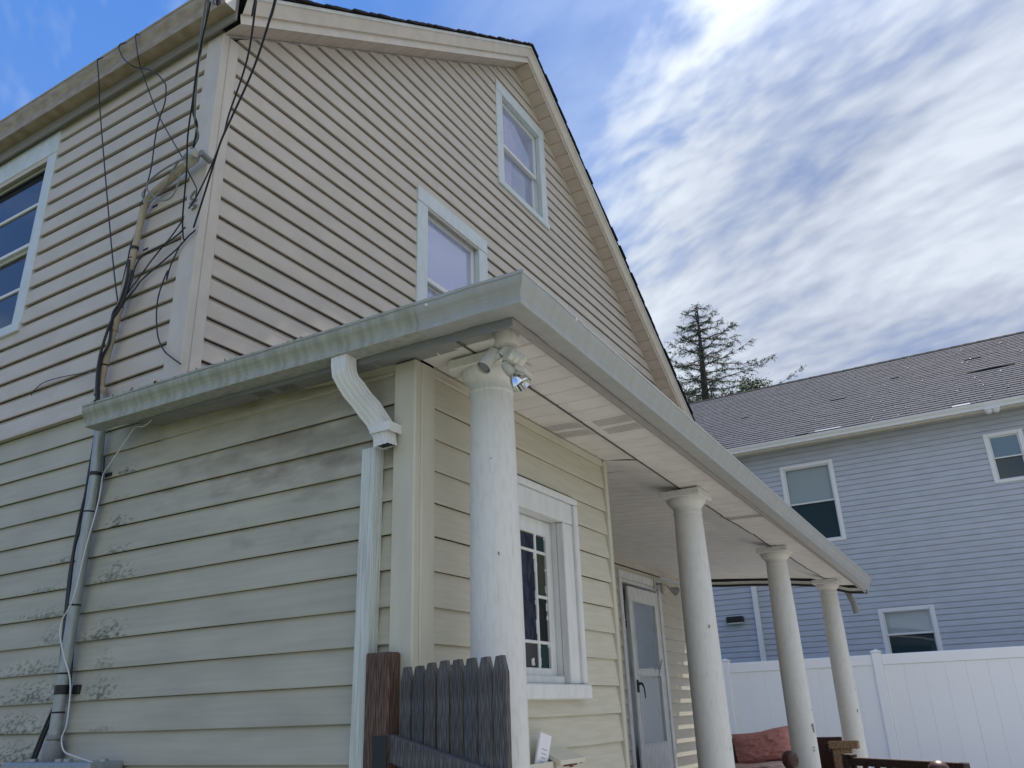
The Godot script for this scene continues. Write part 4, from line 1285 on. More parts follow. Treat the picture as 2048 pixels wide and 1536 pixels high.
func build_trees() -> void:
	rng.seed = 99
	var base := Vector3(-7.2, 0, -30)
	var t := thing("conifer", "tall sparse conifer with thin drooping branches behind the shingle roof", "tree", base)
	var mb := MB.new()
	mb.tube([base, base + Vector3(-0.1, 8, 0), base + Vector3(-0.05, 13.7, 0), base + Vector3(0.02, 16, 0), base + Vector3(0.1, 18.3, 0)], [0.34, 0.24, 0.16, 0.09, 0.02], 10)
	obj("trunk", mb, M.bark, t)
	var leaf := MB.new()
	for k in 74:
		var hgt := 10.8 + 7.4 * pow(float(k) / 74.0, 0.9)
		var f := clampf((18.5 - hgt) / 5.2, 0.0, 1.0)
		var len := 0.20 + 2.9 * pow(f, 0.9) * rng.randf_range(0.5, 1.05)
		var an := k * 2.4 + rng.randf() * 0.6
		# the crown leans out to the right and is longest there
		var d := Vector3(cos(an), 0, sin(an))
		if d.x > 0.2: len *= 1.4
		var st := base + Vector3(0, hgt, 0)
		var pts := [st]
		var segs := 7
		for s in segs:
			var g := (s + 1.0) / segs
			pts.append(st + d * len * g + Vector3(rng.randf_range(-0.06, 0.06), len * (0.22 * g - 0.45 * g * g + 0.42 * g * g * g) + rng.randf_range(-0.04, 0.04), rng.randf_range(-0.06, 0.06)))
		mb = MB.new()
		mb.tube(pts, [0.034, 0.028, 0.023, 0.018, 0.013, 0.010, 0.007, 0.004], 5, false)
		for s in range(1, segs + 1):
			for q in 3 + int(len * 1.5):
				var p: Vector3 = pts[s].lerp(pts[s - 1], rng.randf())
				var side := Vector3(-d.z, 0, d.x) * (1 if rng.randf() < 0.5 else -1)
				var tl := rng.randf_range(0.12, 0.48) * (1.15 - float(s) / segs * 0.6)
				var e := p + (side * rng.randf_range(0.3, 1.0) + d * 0.8).normalized() * tl + Vector3(0, rng.randf_range(-0.16, 0.12), 0)
				mb.tube([p, p.lerp(e, 0.5) + Vector3(0, -0.02, 0), e], [0.007, 0.005, 0.003], 4, false)
				var bare := 1.0 if hgt > 17.3 else 0.0
				for c in int(19 - 11 * bare):
					var o := p.lerp(e, rng.randf_range(0.1, 1.1)) + Vector3(rng.randf_range(-0.04, 0.04), rng.randf_range(-0.05, 0.03), rng.randf_range(-0.04, 0.04))
					var B := Basis.from_euler(Vector3(rng.randf() * 6, rng.randf() * 6, rng.randf() * 6))
					var z := rng.randf_range(0.025, 0.055)
					leaf.tint = Color.WHITE * rng.randf_range(0.6, 1.5)
					leaf.tri(o + B * Vector3(-0.014, 0, 0), o + B * Vector3(0.014, 0, 0), o + B * Vector3(0, z, z * 0.6))
		obj("branch", mb, M.bark, t)
	obj("needles", leaf, M.needles, t).set_meta("kind", "stuff")
	# a leafy tree lower down
	for spec in [[Vector3(-5.5, 0, -29.5), 13.25, 0.9, 0.55, "round green leafy treetop just above the shingle ridge right of the conifer"], [Vector3(-9.0, 0, -33.0), 14.4, 1.5, 1.2, "darker leafy treetop behind the foot of the conifer"]]:
		var b: Vector3 = spec[0]
		var tr := thing("leafy_tree", spec[4], "tree", b)
		mb = MB.new()
		mb.tube([b, b + Vector3(0.1, spec[1] * 0.5, 0), b + Vector3(0, spec[1] - 0.2, 0)], [0.22, 0.15, 0.05], 8)
		for k in 7:
			var an := k * 0.9
			mb.tube([b + Vector3(0, spec[1] - 1.2, 0), b + Vector3(cos(an) * spec[2] * 0.7, spec[1] - 0.1, sin(an) * spec[2] * 0.7)], [0.05, 0.015], 5, false)
		obj("trunk", mb, M.bark, tr)
		var lf := MB.new()
		for k in 26:
			var cc := Vector3(rng.randf_range(-1, 1) * spec[2], rng.randf_range(-1, 1) * spec[3], rng.randf_range(-1, 1) * spec[2])
			for q in 150:
				var o: Vector3 = b + Vector3(0, spec[1], 0) + cc * 0.85 + Vector3(rng.randfn(), rng.randfn(), rng.randfn()) * 0.20
				var B := Basis.from_euler(Vector3(rng.randf() * 6, rng.randf() * 6, rng.randf() * 6))
				var z := rng.randf_range(0.03, 0.06)
				lf.tint = Color.WHITE * rng.randf_range(0.6, 1.3)
				lf.tri(o + B * Vector3(-z, 0, 0), o + B * Vector3(z, 0, 0), o + B * Vector3(0, z * 1.4, 0))
		obj("crown", lf, M.leaf, tr).set_meta("kind", "stuff")

# ---------------------------------------------------------------- service mast and cables
func build_mast() -> void:
	var m := thing("service_mast", "grey and tan electrical conduit rising up the side wall to a bent weatherhead", "conduit", Vector3(-2.15, 0, 0.06))
	var mb := MB.new()
	mb.tube([Vector3(-2.148, 1.36, 0.075), Vector3(-2.158, 1.47, 0.072), Vector3(-2.17, 2.0, 0.07), Vector3(-2.177, 2.8, 0.07), Vector3(-2.20, 3.06, 0.07), Vector3(-2.26, 3.34, 0.07)], 0.030, 20)
	obj("lower_pipe", mb, M.steel, m)
	mb = MB.new()
	mb.tube([Vector3(-2.257, 3.32, 0.07), Vector3(-2.272, 3.42, 0.07), Vector3(-2.255, 3.58, 0.07), Vector3(-2.226, 3.74, 0.07), Vector3(-2.167, 4.14, 0.07), Vector3(-2.150, 4.30, 0.07), Vector3(-2.128, 4.56, 0.07), Vector3(-2.09, 4.62, 0.07), Vector3(-2.02, 4.65, 0.07), Vector3(-1.90, 4.68, 0.075), Vector3(-1.70, 4.72, 0.09)], [0.021, 0.021, 0.021, 0.021, 0.021, 0.021, 0.023, 0.025, 0.026, 0.026, 0.026], 18)
	obj("upper_pipe", mb, M.conduit_tan, m)
	mb = MB.new()
	mb.tube([Vector3(-1.72, 4.715, 0.09), Vector3(-1.66, 4.735, 0.10), Vector3(-1.62, 4.735, 0.12), Vector3(-1.585, 4.715, 0.135)], [0.030, 0.042, 0.040, 0.022], 14)
	obj("weatherhead", mb, M.fixture, m)
	mb = MB.new(); mb.tube([Vector3(-1.58, 4.72, 0.03), Vector3(-1.56, 4.72, 0.12)], 0.02, 10); obj("insulator", mb, M.cable_grey, m)
	for c in [[-2.158, 1.458, 0.036, 0.025], [-2.150, 1.395, 0.046, 0.09], [-2.258, 3.33, 0.036, 0.05], [-2.228, 3.73, 0.027, 0.03]]:
		mb = MB.new(); mb.lathe([Vector2(c[2] * 0.9, -c[3] * 0.5), Vector2(c[2], -c[3] * 0.4), Vector2(c[2], c[3] * 0.4), Vector2(c[2] * 0.9, c[3] * 0.5)], Vector3(c[0], c[1], 0.072), 20)
		obj("coupling", mb, M.cable_grey if c[1] < 1.5 else M.conduit_tan, m)
	for c in [[-2.163, 1.682, 0.045, 0.031], [-2.177, 2.815, 0.02, 0.031], [-2.153, 4.27, 0.02, 0.022], [-2.125, 4.58, 0.02, 0.025]]:
		mb = MB.new(); mb.lathe([Vector2(c[3], -c[2] * 0.5), Vector2(c[3] + 0.003, -c[2] * 0.5), Vector2(c[3] + 0.003, c[2] * 0.5), Vector2(c[3], c[2] * 0.5)], Vector3(c[0], c[1], 0.071), 18, Basis.IDENTITY, true); mb.bx(c[0] + 0.02, c[0] + 0.075, c[1] - c[2] * 0.5, c[1] + c[2] * 0.5, 0.013, 0.03, 0.003)
		obj("pipe_strap", mb, M.black, m)
	for y in [1.575, 1.76, 2.10, 2.60, 3.50, 3.87, 4.20]:
		mb = MB.new(); mb.lathe([Vector2(0.030 if y < 3.3 else 0.021, -0.004), Vector2(0.033 if y < 3.3 else 0.024, 0.0), Vector2(0.030 if y < 3.3 else 0.021, 0.004)], Vector3(pw([Vector2(5, -2.12), Vector2(4.14, -2.167), Vector2(3.42, -2.272), Vector2(3.06, -2.20), Vector2(2.8, -2.177), Vector2(1.3, -2.155)], y), y, 0.072), 18)
		obj("cable_tie", mb, M.black, m)
	mb = MB.new(); mb.bx(-2.36, -1.66, 0.75, 1.352, 0.014, 0.20, 0.012); obj("meter_box", mb, M.steel, m)
	for x in [-2.04, -1.97, -2.25, -1.70]:
		mb = MB.new(); mb.lathe([Vector2(0.022, 0), Vector2(0.020, 0.012), Vector2(0.0, 0.014)], Vector3(x, 1.352, 0.10), 10); obj("bolt", mb, M.steel, m)

func spline(a: Array) -> Array:
	var pts := []
	for i in range(0, a.size(), 3): pts.append(Vector3(a[i], a[i + 1], a[i + 2]))
	var out := []
	var n := pts.size()
	for i in n - 1:
		var p0: Vector3 = pts[maxi(i - 1, 0)]
		var p1: Vector3 = pts[i]
		var p2: Vector3 = pts[i + 1]
		var p3: Vector3 = pts[mini(i + 2, n - 1)]
		for s in 5: out.append(p1.cubic_interpolate(p2, p0, p3, s / 5.0))
	out.append(pts[-1])
	return out

func cable(label: String, a: Array, r: float, m: Material) -> void:
	var mb := MB.new()
	mb.tube(spline(a), r, 7)
	tag(obj("cable", mb, m), label, "cable", "cables on and near the side wall")

func build_cables() -> void:
	cable("thick twisted black service cable running from the weatherhead over the gutter end", [2.20, 6.60, 8.00, 0.20, 5.10, 2.20, -0.49, 4.73, 0.95, -0.67, 4.79, 0.83, -0.96, 4.85, 0.63, -1.27, 4.87, 0.42, -1.43, 4.85, 0.30, -1.47, 4.82, 0.24, -1.54, 4.80, 0.18, -1.66, 4.77, 0.11], 0.0085, M.cable)
	cable("second strand of the twisted black service cable beside the gutter end", [2.25, 6.65, 8.00, 0.22, 5.08, 2.20, -0.48, 4.70, 0.98, -0.65, 4.76, 0.85, -0.97, 4.83, 0.63, -1.27, 4.84, 0.41, -1.41, 4.83, 0.30, -1.48, 4.82, 0.24, -1.52, 4.78, 0.18, -1.66, 4.80, 0.11], 0.007, M.cable_grey)
	cable("black cable dropping straight down past the weatherhead to the metal hook", [2.20, 6.50, 8.00, 0.20, 5.05, 2.20, -0.51, 4.76, 0.93, -0.63, 4.75, 0.84, -0.89, 4.71, 0.68, -1.14, 4.62, 0.51, -1.30, 4.54, 0.40, -1.44, 4.43, 0.28, -1.62, 4.28, 0.14, -1.69, 4.20, 0.07, -1.69, 4.18, 0.06], 0.005, M.cable)
	cable("left one of two black wires crossing in front of the gable corner", [8.00, 6.20, 8.00, 2.00, 4.75, 2.40, -0.15, 4.52, 0.95, -0.27, 4.53, 0.86, -0.58, 4.53, 0.63, -0.93, 4.50, 0.43, -1.06, 4.48, 0.35, -1.33, 4.45, 0.21, -1.57, 4.42, 0.10, -1.70, 4.41, 0.05], 0.005, M.cable)
	cable("right one of two black wires crossing in front of the gable corner", [8.40, 6.10, 8.00, 2.20, 4.65, 2.40, 0.01, 4.41, 0.97, -0.12, 4.42, 0.88, -0.51, 4.44, 0.64, -0.92, 4.44, 0.43, -1.08, 4.43, 0.35, -1.24, 4.39, 0.26, -1.48, 4.30, 0.13, -1.63, 4.25, 0.05], 0.0058, M.cable)
	cable("leftmost black wire hanging straight down from the upper gutter to the conduit", [-2.688, 5.969, 0.214, -2.720, 5.979, 0.214, -2.750, 5.979, 0.214, -2.728, 5.907, 0.214, -2.678, 5.758, 0.214, -2.738, 5.585, 0.135, -2.602, 5.086, 0.110, -2.457, 4.567, 0.085, -2.369, 4.261, 0.070, -2.297, 4.066, 0.070, -2.231, 3.891, 0.070, -2.222, 3.783, 0.070], 0.0046, M.cable)
	cable("black wire looping out of the upper gutter and bending down to the conduit", [-2.428, 5.971, 0.214, -2.480, 5.990, 0.214, -2.505, 5.972, 0.214, -2.468, 5.898, 0.214, -2.412, 5.815, 0.214, -2.327, 5.725, 0.214, -2.299, 5.709, 0.178, -2.197, 5.653, 0.165, -2.091, 5.566, 0.151, -2.021, 5.477, 0.137, -2.010, 5.431, 0.124, -2.019, 5.324, 0.110, -2.070, 5.230, 0.096, -2.105, 5.102, 0.083, -2.118, 4.870, 0.070, -2.141, 4.693, 0.070, -2.154, 4.593, 0.070, -2.167, 4.419, 0.070, -2.201, 4.305, 0.070, -2.207, 4.207, 0.070, -2.222, 4.067, 0.070, -2.216, 3.898, 0.070], 0.0046, M.cable)
	cable("thin black wire slanting from the upper gutter across to the corner board", [-2.283, 5.962, 0.214, -2.311, 5.988, 0.214, -2.319, 5.966, 0.214, -2.293, 5.883, 0.214, -2.245, 5.751, 0.214, -2.304, 5.731, 0.145, -2.236, 5.565, 0.122, -2.079, 5.247, 0.098, -1.814, 4.832, 0.075, -1.731, 4.685, 0.070, -1.645, 4.549, 0.070, -1.622, 4.503, 0.070, -1.622, 4.453, 0.070], 0.004, M.cable)
	cable("grey insulated loop hanging left of the weatherhead", [-1.61, 4.765, 0.15, -1.657, 4.714, 0.145, -1.755, 4.717, 0.14, -1.886, 4.716, 0.135, -1.975, 4.705, 0.13, -2.022, 4.694, 0.125, -2.053, 4.667, 0.12, -2.037, 4.626, 0.115, -1.986, 4.576, 0.11], 0.0065, M.cable_grey)
	cable("pale loop curled round the conduit bend under the weatherhead", [-2.058, 4.657, 0.12, -2.087, 4.622, 0.12, -2.072, 4.583, 0.12, -2.029, 4.54, 0.12, -1.974, 4.533, 0.12, -1.918, 4.565, 0.12, -1.854, 4.613, 0.12, -1.799, 4.707, 0.12, -1.689, 4.777, 0.12], 0.0052, M.cable_grey)
	cable("pale hanging loop below the bent weatherhead pipe", [-1.97, 4.564, 0.12, -1.931, 4.529, 0.12, -1.861, 4.486, 0.12, -1.798, 4.478, 0.12, -1.762, 4.504, 0.12, -1.738, 4.567, 0.12, -1.733, 4.622, 0.12, -1.708, 4.653, 0.12], 0.0052, M.cable_grey)
	cable("leftmost black cable strapped along the whole conduit down to the meter box", [-2.146, 4.171, 0.10, -2.137, 4.024, 0.10, -2.17, 3.882, 0.10, -2.22, 3.815, 0.10, -2.208, 3.629, 0.10, -2.254, 3.551, 0.10, -2.261, 3.465, 0.10, -2.221, 3.261, 0.10, -2.215, 3.207, 0.10, -2.229, 3.095, 0.08, -2.225, 2.976, 0.08, -2.225, 2.825, 0.08, -2.225, 2.707, 0.08, -2.238, 2.584, 0.08, -2.248, 2.311, 0.08, -2.234, 2.138, 0.08, -2.201, 1.868, 0.08, -2.184, 1.677, 0.08, -2.192, 1.604, 0.08, -2.245, 1.494, 0.08, -2.308, 1.345, 0.08], 0.0085, M.cable)
	cable("black cable running close along the left edge of the conduit", [-2.07, 4.065, 0.12, -2.091, 3.907, 0.12, -2.14, 3.807, 0.12, -2.187, 3.763, 0.12, -2.221, 3.67, 0.12, -2.246, 3.542, 0.12, -2.24, 3.409, 0.12, -2.196, 3.218, 0.12, -2.199, 3.086, 0.09, -2.192, 2.947, 0.09, -2.185, 2.816, 0.09, -2.185, 2.699, 0.09, -2.19, 2.575, 0.09, -2.226, 2.427, 0.09, -2.223, 2.307, 0.09, -2.205, 2.135, 0.09, -2.17, 1.865, 0.09, -2.154, 1.675, 0.09, -2.161, 1.579, 0.09, -2.207, 1.493, 0.09, -2.265, 1.354, 0.09], 0.0085, M.cable)
	cable("upper of the black wires slanting from the corner hook down to the conduit", [-1.611, 4.224, 0.05, -1.625, 4.217, 0.05, -1.675, 4.197, 0.05, -1.755, 4.147, 0.05, -1.915, 4.085, 0.05, -2.063, 4.028, 0.05, -2.052, 3.944, 0.09, -2.122, 3.895, 0.09, -2.175, 3.841, 0.09], 0.0048, M.cable)
	cable("black wire slanting from the cable knot steeply down to the conduit", [-1.735, 4.329, 0.06, -1.76, 4.299, 0.06, -1.829, 4.237, 0.06, -1.883, 4.202, 0.06, -1.991, 4.121, 0.06, -2.087, 4.031, 0.06, -2.074, 3.958, 0.10, -2.126, 3.903, 0.10], 0.0045, M.cable)
	cable("wavy black wire curving from the hook to the conduit strap", [-1.68, 4.257, 0.07, -1.699, 4.248, 0.07, -1.735, 4.23, 0.07, -1.831, 4.205, 0.07, -1.942, 4.201, 0.07, -2.024, 4.197, 0.07, -2.074, 4.183, 0.07, -2.109, 4.147, 0.07, -2.124, 4.097, 0.07, -2.127, 4.039, 0.07, -2.094, 3.975, 0.10, -2.138, 3.884, 0.10], 0.0048, M.cable)
	cable("loose black wire curling down the corner board to a free end above the gutter", [-1.72, 4.174, 0.05, -1.745, 4.144, 0.05, -1.796, 4.047, 0.05, -1.818, 3.951, 0.05, -1.799, 4.006, 0.06, -1.828, 3.957, 0.06, -1.859, 3.841, 0.06, -1.849, 3.714, 0.06, -1.806, 3.57, 0.06, -1.733, 3.465, 0.06, -1.648, 3.396, 0.06, -1.571, 3.342, 0.06], 0.0045, M.cable)
	cable("thin wire bowed across the siding left of the conduit to a small hole", [-3.086, 3.502, 0.02, -3.084, 3.517, 0.029, -3.047, 3.529, 0.037, -2.948, 3.557, 0.046, -2.767, 3.546, 0.054, -2.552, 3.517, 0.063, -2.414, 3.495, 0.071, -2.32, 3.469, 0.08], 0.003, M.cable)
	cable("thin white wire winding down the front of the lower conduit", [-1.673, 3.015, 0.12, -1.723, 3.009, 0.108, -1.781, 3.01, 0.097, -1.858, 3.024, 0.085, -1.937, 2.973, 0.073, -2.075, 2.853, 0.062, -2.136, 2.817, 0.05, -2.026, 2.705, 0.12, -2.03, 2.621, 0.12, -2.014, 2.52, 0.14, -2.045, 2.369, 0.14, -2.073, 2.152, 0.14, -2.108, 2.07, 0.14, -2.146, 2.021, 0.14, -2.143, 1.945, 0.14, -2.077, 1.833, 0.14, -2.011, 1.749, 0.14, -1.981, 1.676, 0.14, -1.968, 1.575, 0.14, -1.969, 1.506, 0.14, -1.988, 1.453, 0.14, -1.953, 1.40, 0.14, -1.873, 1.378, 0.14, -1.71, 1.348, 0.14, -1.667, 1.327, 0.14], 0.0036, M.cable_white)
	cable("black cable strapped along the right side of the lower conduit", [-2.154, 2.92, 0.05, -2.137, 2.807, 0.05, -2.14, 2.739, 0.05, -2.149, 2.653, 0.05, -2.162, 2.558, 0.05, -2.166, 2.425, 0.05, -2.167, 2.206, 0.05, -2.166, 2.047, 0.05, -2.155, 1.892, 0.05, -2.137, 1.765, 0.05, -2.121, 1.642, 0.05], 0.0052, M.cable)
	cable("grey knot of wire and insulator on the corner board", [-1.68, 4.536, 0.04, -1.713, 4.492, 0.04, -1.653, 4.461, 0.04, -1.711, 4.451, 0.04, -1.646, 4.418, 0.04, -1.683, 4.40, 0.04], 0.006, M.cable_grey)

func build_floodlight() -> void:
	var f := thing("floodlight", "twin floodlight with motion sensor under the porch corner above the first column", "floodlight", Vector3(0.51, 2.98, 0.045))
	var mb := MB.new()
	var c := Vector3(0.505, 2.908, 0.04)
	mb.lathe([Vector2(0.0, -0.002), Vector2(0.045, 0.0), Vector2(0.054, 0.008), Vector2(0.054, 0.045), Vector2(0.057, 0.048), Vector2(0.057, 0.080)], c, 8, Basis(Vector3.UP, 0.2))
	obj("mounting_box", mb, M.fixture, f)
	mb = MB.new(); mb.bx(0.525, 0.537, 2.965, 2.985, 0.088, 0.096, 0.001); obj("bracket", mb, M.steel, f)
	var hub := Vector3(0.478, 2.876, 0.05)
	mb = MB.new(); mb.tube([c + Vector3(0, 0, 0), hub], 0.016, 10); mb.tube([hub, Vector3(0.452, 2.868, 0.052)], [0.014, 0.018], 10)
	mb.tube([c, Vector3(0.535, 2.875, 0.04)], 0.013, 10); mb.tube([c, Vector3(0.50, 2.845, 0.036)], [0.014, 0.02], 10)
	obj("swivel", mb, M.fixture, f)
	# left lamp holder: an empty socket
	mb = MB.new(); mb.tube([Vector3(0.445, 2.896, 0.046), Vector3(0.424, 2.812, 0.10)], [0.029, 0.031], 16, false)
	obj("lamp_socket", mb, M.fixture, f)
	mb = MB.new(); mb.tube([Vector3(0.440, 2.875, 0.06), Vector3(0.426, 2.82, 0.095)], 0.024, 12); obj("socket_inside", mb, M.cable_grey, f)
	# motion sensor
	mb = MB.new()
	var B := Basis.from_euler(Vector3(0.35, 0.5, -0.55))
	mb.box(Vector3(0.545, 2.848, 0.034), Vector3(0.082, 0.058, 0.06), 0.012, B)
	mb.box(Vector3(0.545, 2.848, 0.034) + B * Vector3(0.034, -0.028, 0.0), Vector3(0.05, 0.03, 0.054), 0.012, B)
	obj("motion_sensor", mb, M.fixture, f)
	mb = MB.new()
	for k in 3: mb.box(Vector3(0.545, 2.848, 0.034) + B * Vector3(-0.02 + 0.024 * k, -0.006, 0.031), Vector3(0.02, 0.026, 0.004), 0.002, B)
	obj("sensor_lens", mb, M.cream, f)
	# right lamp: neck and open reflector
	var a := Vector3(0.492, 2.84, 0.034)
	var mouth := Vector3(0.556, 2.734, 0.012)
	var d := (mouth - a).normalized()
	var ax := Basis(Quaternion(Vector3.UP, d))
	mb = MB.new(); mb.lathe([Vector2(0.022, 0.0), Vector2(0.026, 0.01), Vector2(0.026, 0.05), Vector2(0.02, 0.062)], a, 16, ax); obj("lamp_neck", mb, M.fixture, f)
	mb = MB.new(); mb.lathe([Vector2(0.014, 0.056), Vector2(0.027, 0.07), Vector2(0.038, 0.095), Vector2(0.043, 0.122), Vector2(0.043, 0.127), Vector2(0.041, 0.127), Vector2(0.035, 0.097), Vector2(0.024, 0.074), Vector2(0.0, 0.068)], a, 24, ax); obj("reflector", mb, M.chrome, f)
	mb = MB.new(); mb.lathe([Vector2(0.0, 0.112), Vector2(0.010, 0.106), Vector2(0.012, 0.09), Vector2(0.008, 0.07)], a, 12, ax); obj("bulb", mb, M.cable_grey, f)
	# lamp over the porch door
	var p := thing("porch_lamp", "small swivel spotlight with clear bulb beside the top of the porch door", "wall lamp", Vector3(UX, 2.9, -7.0))
	mb = MB.new(); mb.bx(UX + 0.033, UX + 0.05, 2.84, 2.96, -6.98, -6.90, 0.006); obj("wall_plate", mb, M.fixture, p)
	mb = MB.new(); mb.tube([Vector3(UX + 0.05, 2.90, -6.94), Vector3(UX + 0.09, 2.90, -6.98), Vector3(UX + 0.10, 2.88, -7.10)], 0.014, 8)
	mb.tube([Vector3(UX + 0.09, 2.90, -6.98), Vector3(UX + 0.10, 2.89, -7.16), Vector3(UX + 0.09, 2.87, -7.34)], [0.012, 0.02, 0.012], 8); obj("arm", mb, M.cable_grey, p)
	mb = MB.new(); mb.lathe([Vector2(0.018, 0.0), Vector2(0.045, 0.06), Vector2(0.05, 0.10), Vector2(0.03, 0.135), Vector2(0.0, 0.142)], Vector3(UX + 0.09, 2.91, -7.03), 18, Basis(Quaternion(Vector3.UP, Vector3(0.35, -0.9, 0.2).normalized()))); obj("bulb", mb, M.cream, p)
	mb = MB.new(); mb.lathe([Vector2(0.015, 0.0), Vector2(0.03, 0.05), Vector2(0.055, 0.12), Vector2(0.05, 0.12), Vector2(0.0, 0.06)], Vector3(UX + 0.09, 2.88, -7.30), 18, Basis(Quaternion(Vector3.UP, Vector3(0.3, -0.2, -0.9).normalized()))); obj("lamp_shade", mb, M.cable_grey, p)

func build_gate() -> void:
	var p := thing("gate_post", "reddish brown timber gate post in front of the house corner and white downspout", "post", Vector3(-0.09, 0, 0.05))
	var mb := MB.new(); mb.bx(-0.150, -0.030, 0, 1.735, 0.028, 0.10, 0.006); obj("timber", mb, M.post_wood, p)
	mb = MB.new(); mb.bx(-0.095, -0.029, 1.24, 1.435, 0.101, 0.107, 0.002); obj("hinge_plate", mb, M.black, p)
	var g := thing("picket_gate", "weathered grey dog-eared picket gate in front of the first porch column", "gate", Vector3(0.29, 0, 0.157))
	var a0 := Vector3(0, 0, 0.068)
	var d := Vector3(0.588, 0, 0.185).normalized()
	var nn := Vector3(-d.z, 0, d.x)
	var B := Basis(d, Vector3.UP, nn)
	for layer in 2:
		for k in (8 if layer == 0 else 4):
			var wd := 0.070 - rng.randf() * 0.006
			var u := 0.002 + k * 0.0775 + (0.039 if layer == 1 else 0.0)
			var top := 1.684 - rng.randf() * 0.010 - layer * 0.012
			mb = MB.new()
			mb.tint = tone(0.25)
			var t0 := -0.018 if layer == 0 else -0.062
			var o := a0 + d * u + nn * t0
			var prof := [Vector2(0, 0.25), Vector2(wd, 0.25), Vector2(wd, top - 0.055), Vector2(wd * 0.74, top), Vector2(wd * 0.26, top - 0.002), Vector2(0, top - 0.055)]
			mb.strip(prof, o, o + nn * 0.018, d, Vector3.UP, true, true)
			obj("picket", mb, M.grey_wood, g)
	mb = MB.new()
	var rb := B * Basis(Vector3(0, 0, 1), -0.185)
	mb.box(a0 + d * 0.28 + Vector3(0, 1.335, 0) + nn * 0.016, Vector3(0.70, 0.095, 0.03), 0.004, rb)
	obj("brace", mb, M.grey_wood, g)
	mb = MB.new()
	mb.box(a0 + d * 0.31 + Vector3(0, 0.6, 0) + nn * 0.014, Vector3(0.62, 0.09, 0.03), 0.004, B)
	obj("rail", mb, M.grey_wood, g)

func build_mailboxes() -> void:
	var m := thing("mailbox", "cream metal mailbox with rusty latch on the porch wall under the stained window", "mailbox", Vector3(0.06, 1.1, -1.1))
	var mb := MB.new(); mb.bx(0.015, 0.10, 1.02, 1.285, -1.225, -0.99, 0.006); obj("box", mb, M.cream, m)
	mb = MB.new(); mb.strip([Vector2(0.0, 0.048), Vector2(0.11, 0.0), Vector2(0.11, -0.02), Vector2(0.105, -0.02), Vector2(0.0, 0.03)], Vector3(0.012, 1.288, -1.235), Vector3(0.012, 1.288, -0.98), Vector3(1, 0, 0), Vector3.UP, true, true); obj("lid", mb, M.cream, m)
	mb = MB.new(); mb.tube([Vector3(0.103, 1.262, -1.05), Vector3(0.108, 1.262, -1.13), Vector3(0.108, 1.262, -1.17)], 0.004, 6); mb.lathe([Vector2(0.0, -0.008), Vector2(0.016, -0.004), Vector2(0.016, 0.008), Vector2(0.0, 0.012)], Vector3(0.106, 1.268, -1.115), 10, Basis(Vector3(0, 0, 1), -PI / 2)); obj("latch", mb, M.rust, m)
	mb = MB.new()
	var ring := []
	for k in 11: ring.append(Vector3(0.10, 1.278 + 0.014 * sin(TAU * k / 10.0), -1.238 + 0.014 * cos(TAU * k / 10.0)))
	mb.tube(ring, 0.004, 6, false); obj("hasp_ring", mb, M.rust, m)
	var b := thing("letter_holder", "open tan letter box behind the first column holding an envelope", "mailbox", Vector3(0.05, 1.05, -0.85))
	mb = MB.new(); mb.bx(0.013, 0.02, 1.0, 1.405, -1.0, -0.70, 0.002); mb.bx(0.085, 0.092, 1.0, 1.285, -0.965, -0.70, 0.002); mb.bx(0.02, 0.085, 1.0, 1.285, -0.972, -0.966, 0.001); mb.bx(0.02, 0.085, 1.0, 1.01, -0.966, -0.70, 0.001)
	obj("box", mb, M.cream, b)
	mb = MB.new()
	var B := Basis.from_euler(Vector3(-0.22, 0, -0.12))
	mb.box(Vector3(0.062, 1.29, -0.905), Vector3(0.012, 0.235, 0.105), 0.004, B)
	var l := obj("envelope", mb, M.paper)
	tag(l, "white envelope sticking up out of the letter box beside the column", "envelope")
	mb = MB.new()
	for k in 5: mb.box(Vector3(0.062, 1.29, -0.905) + B * Vector3(0.0064, 0.05 - k * 0.018, 0.0), Vector3(0.0008, 0.003, 0.05 - 0.006 * (k % 3)), 0.0, B)
	obj("handwriting", mb, M.ink, l)

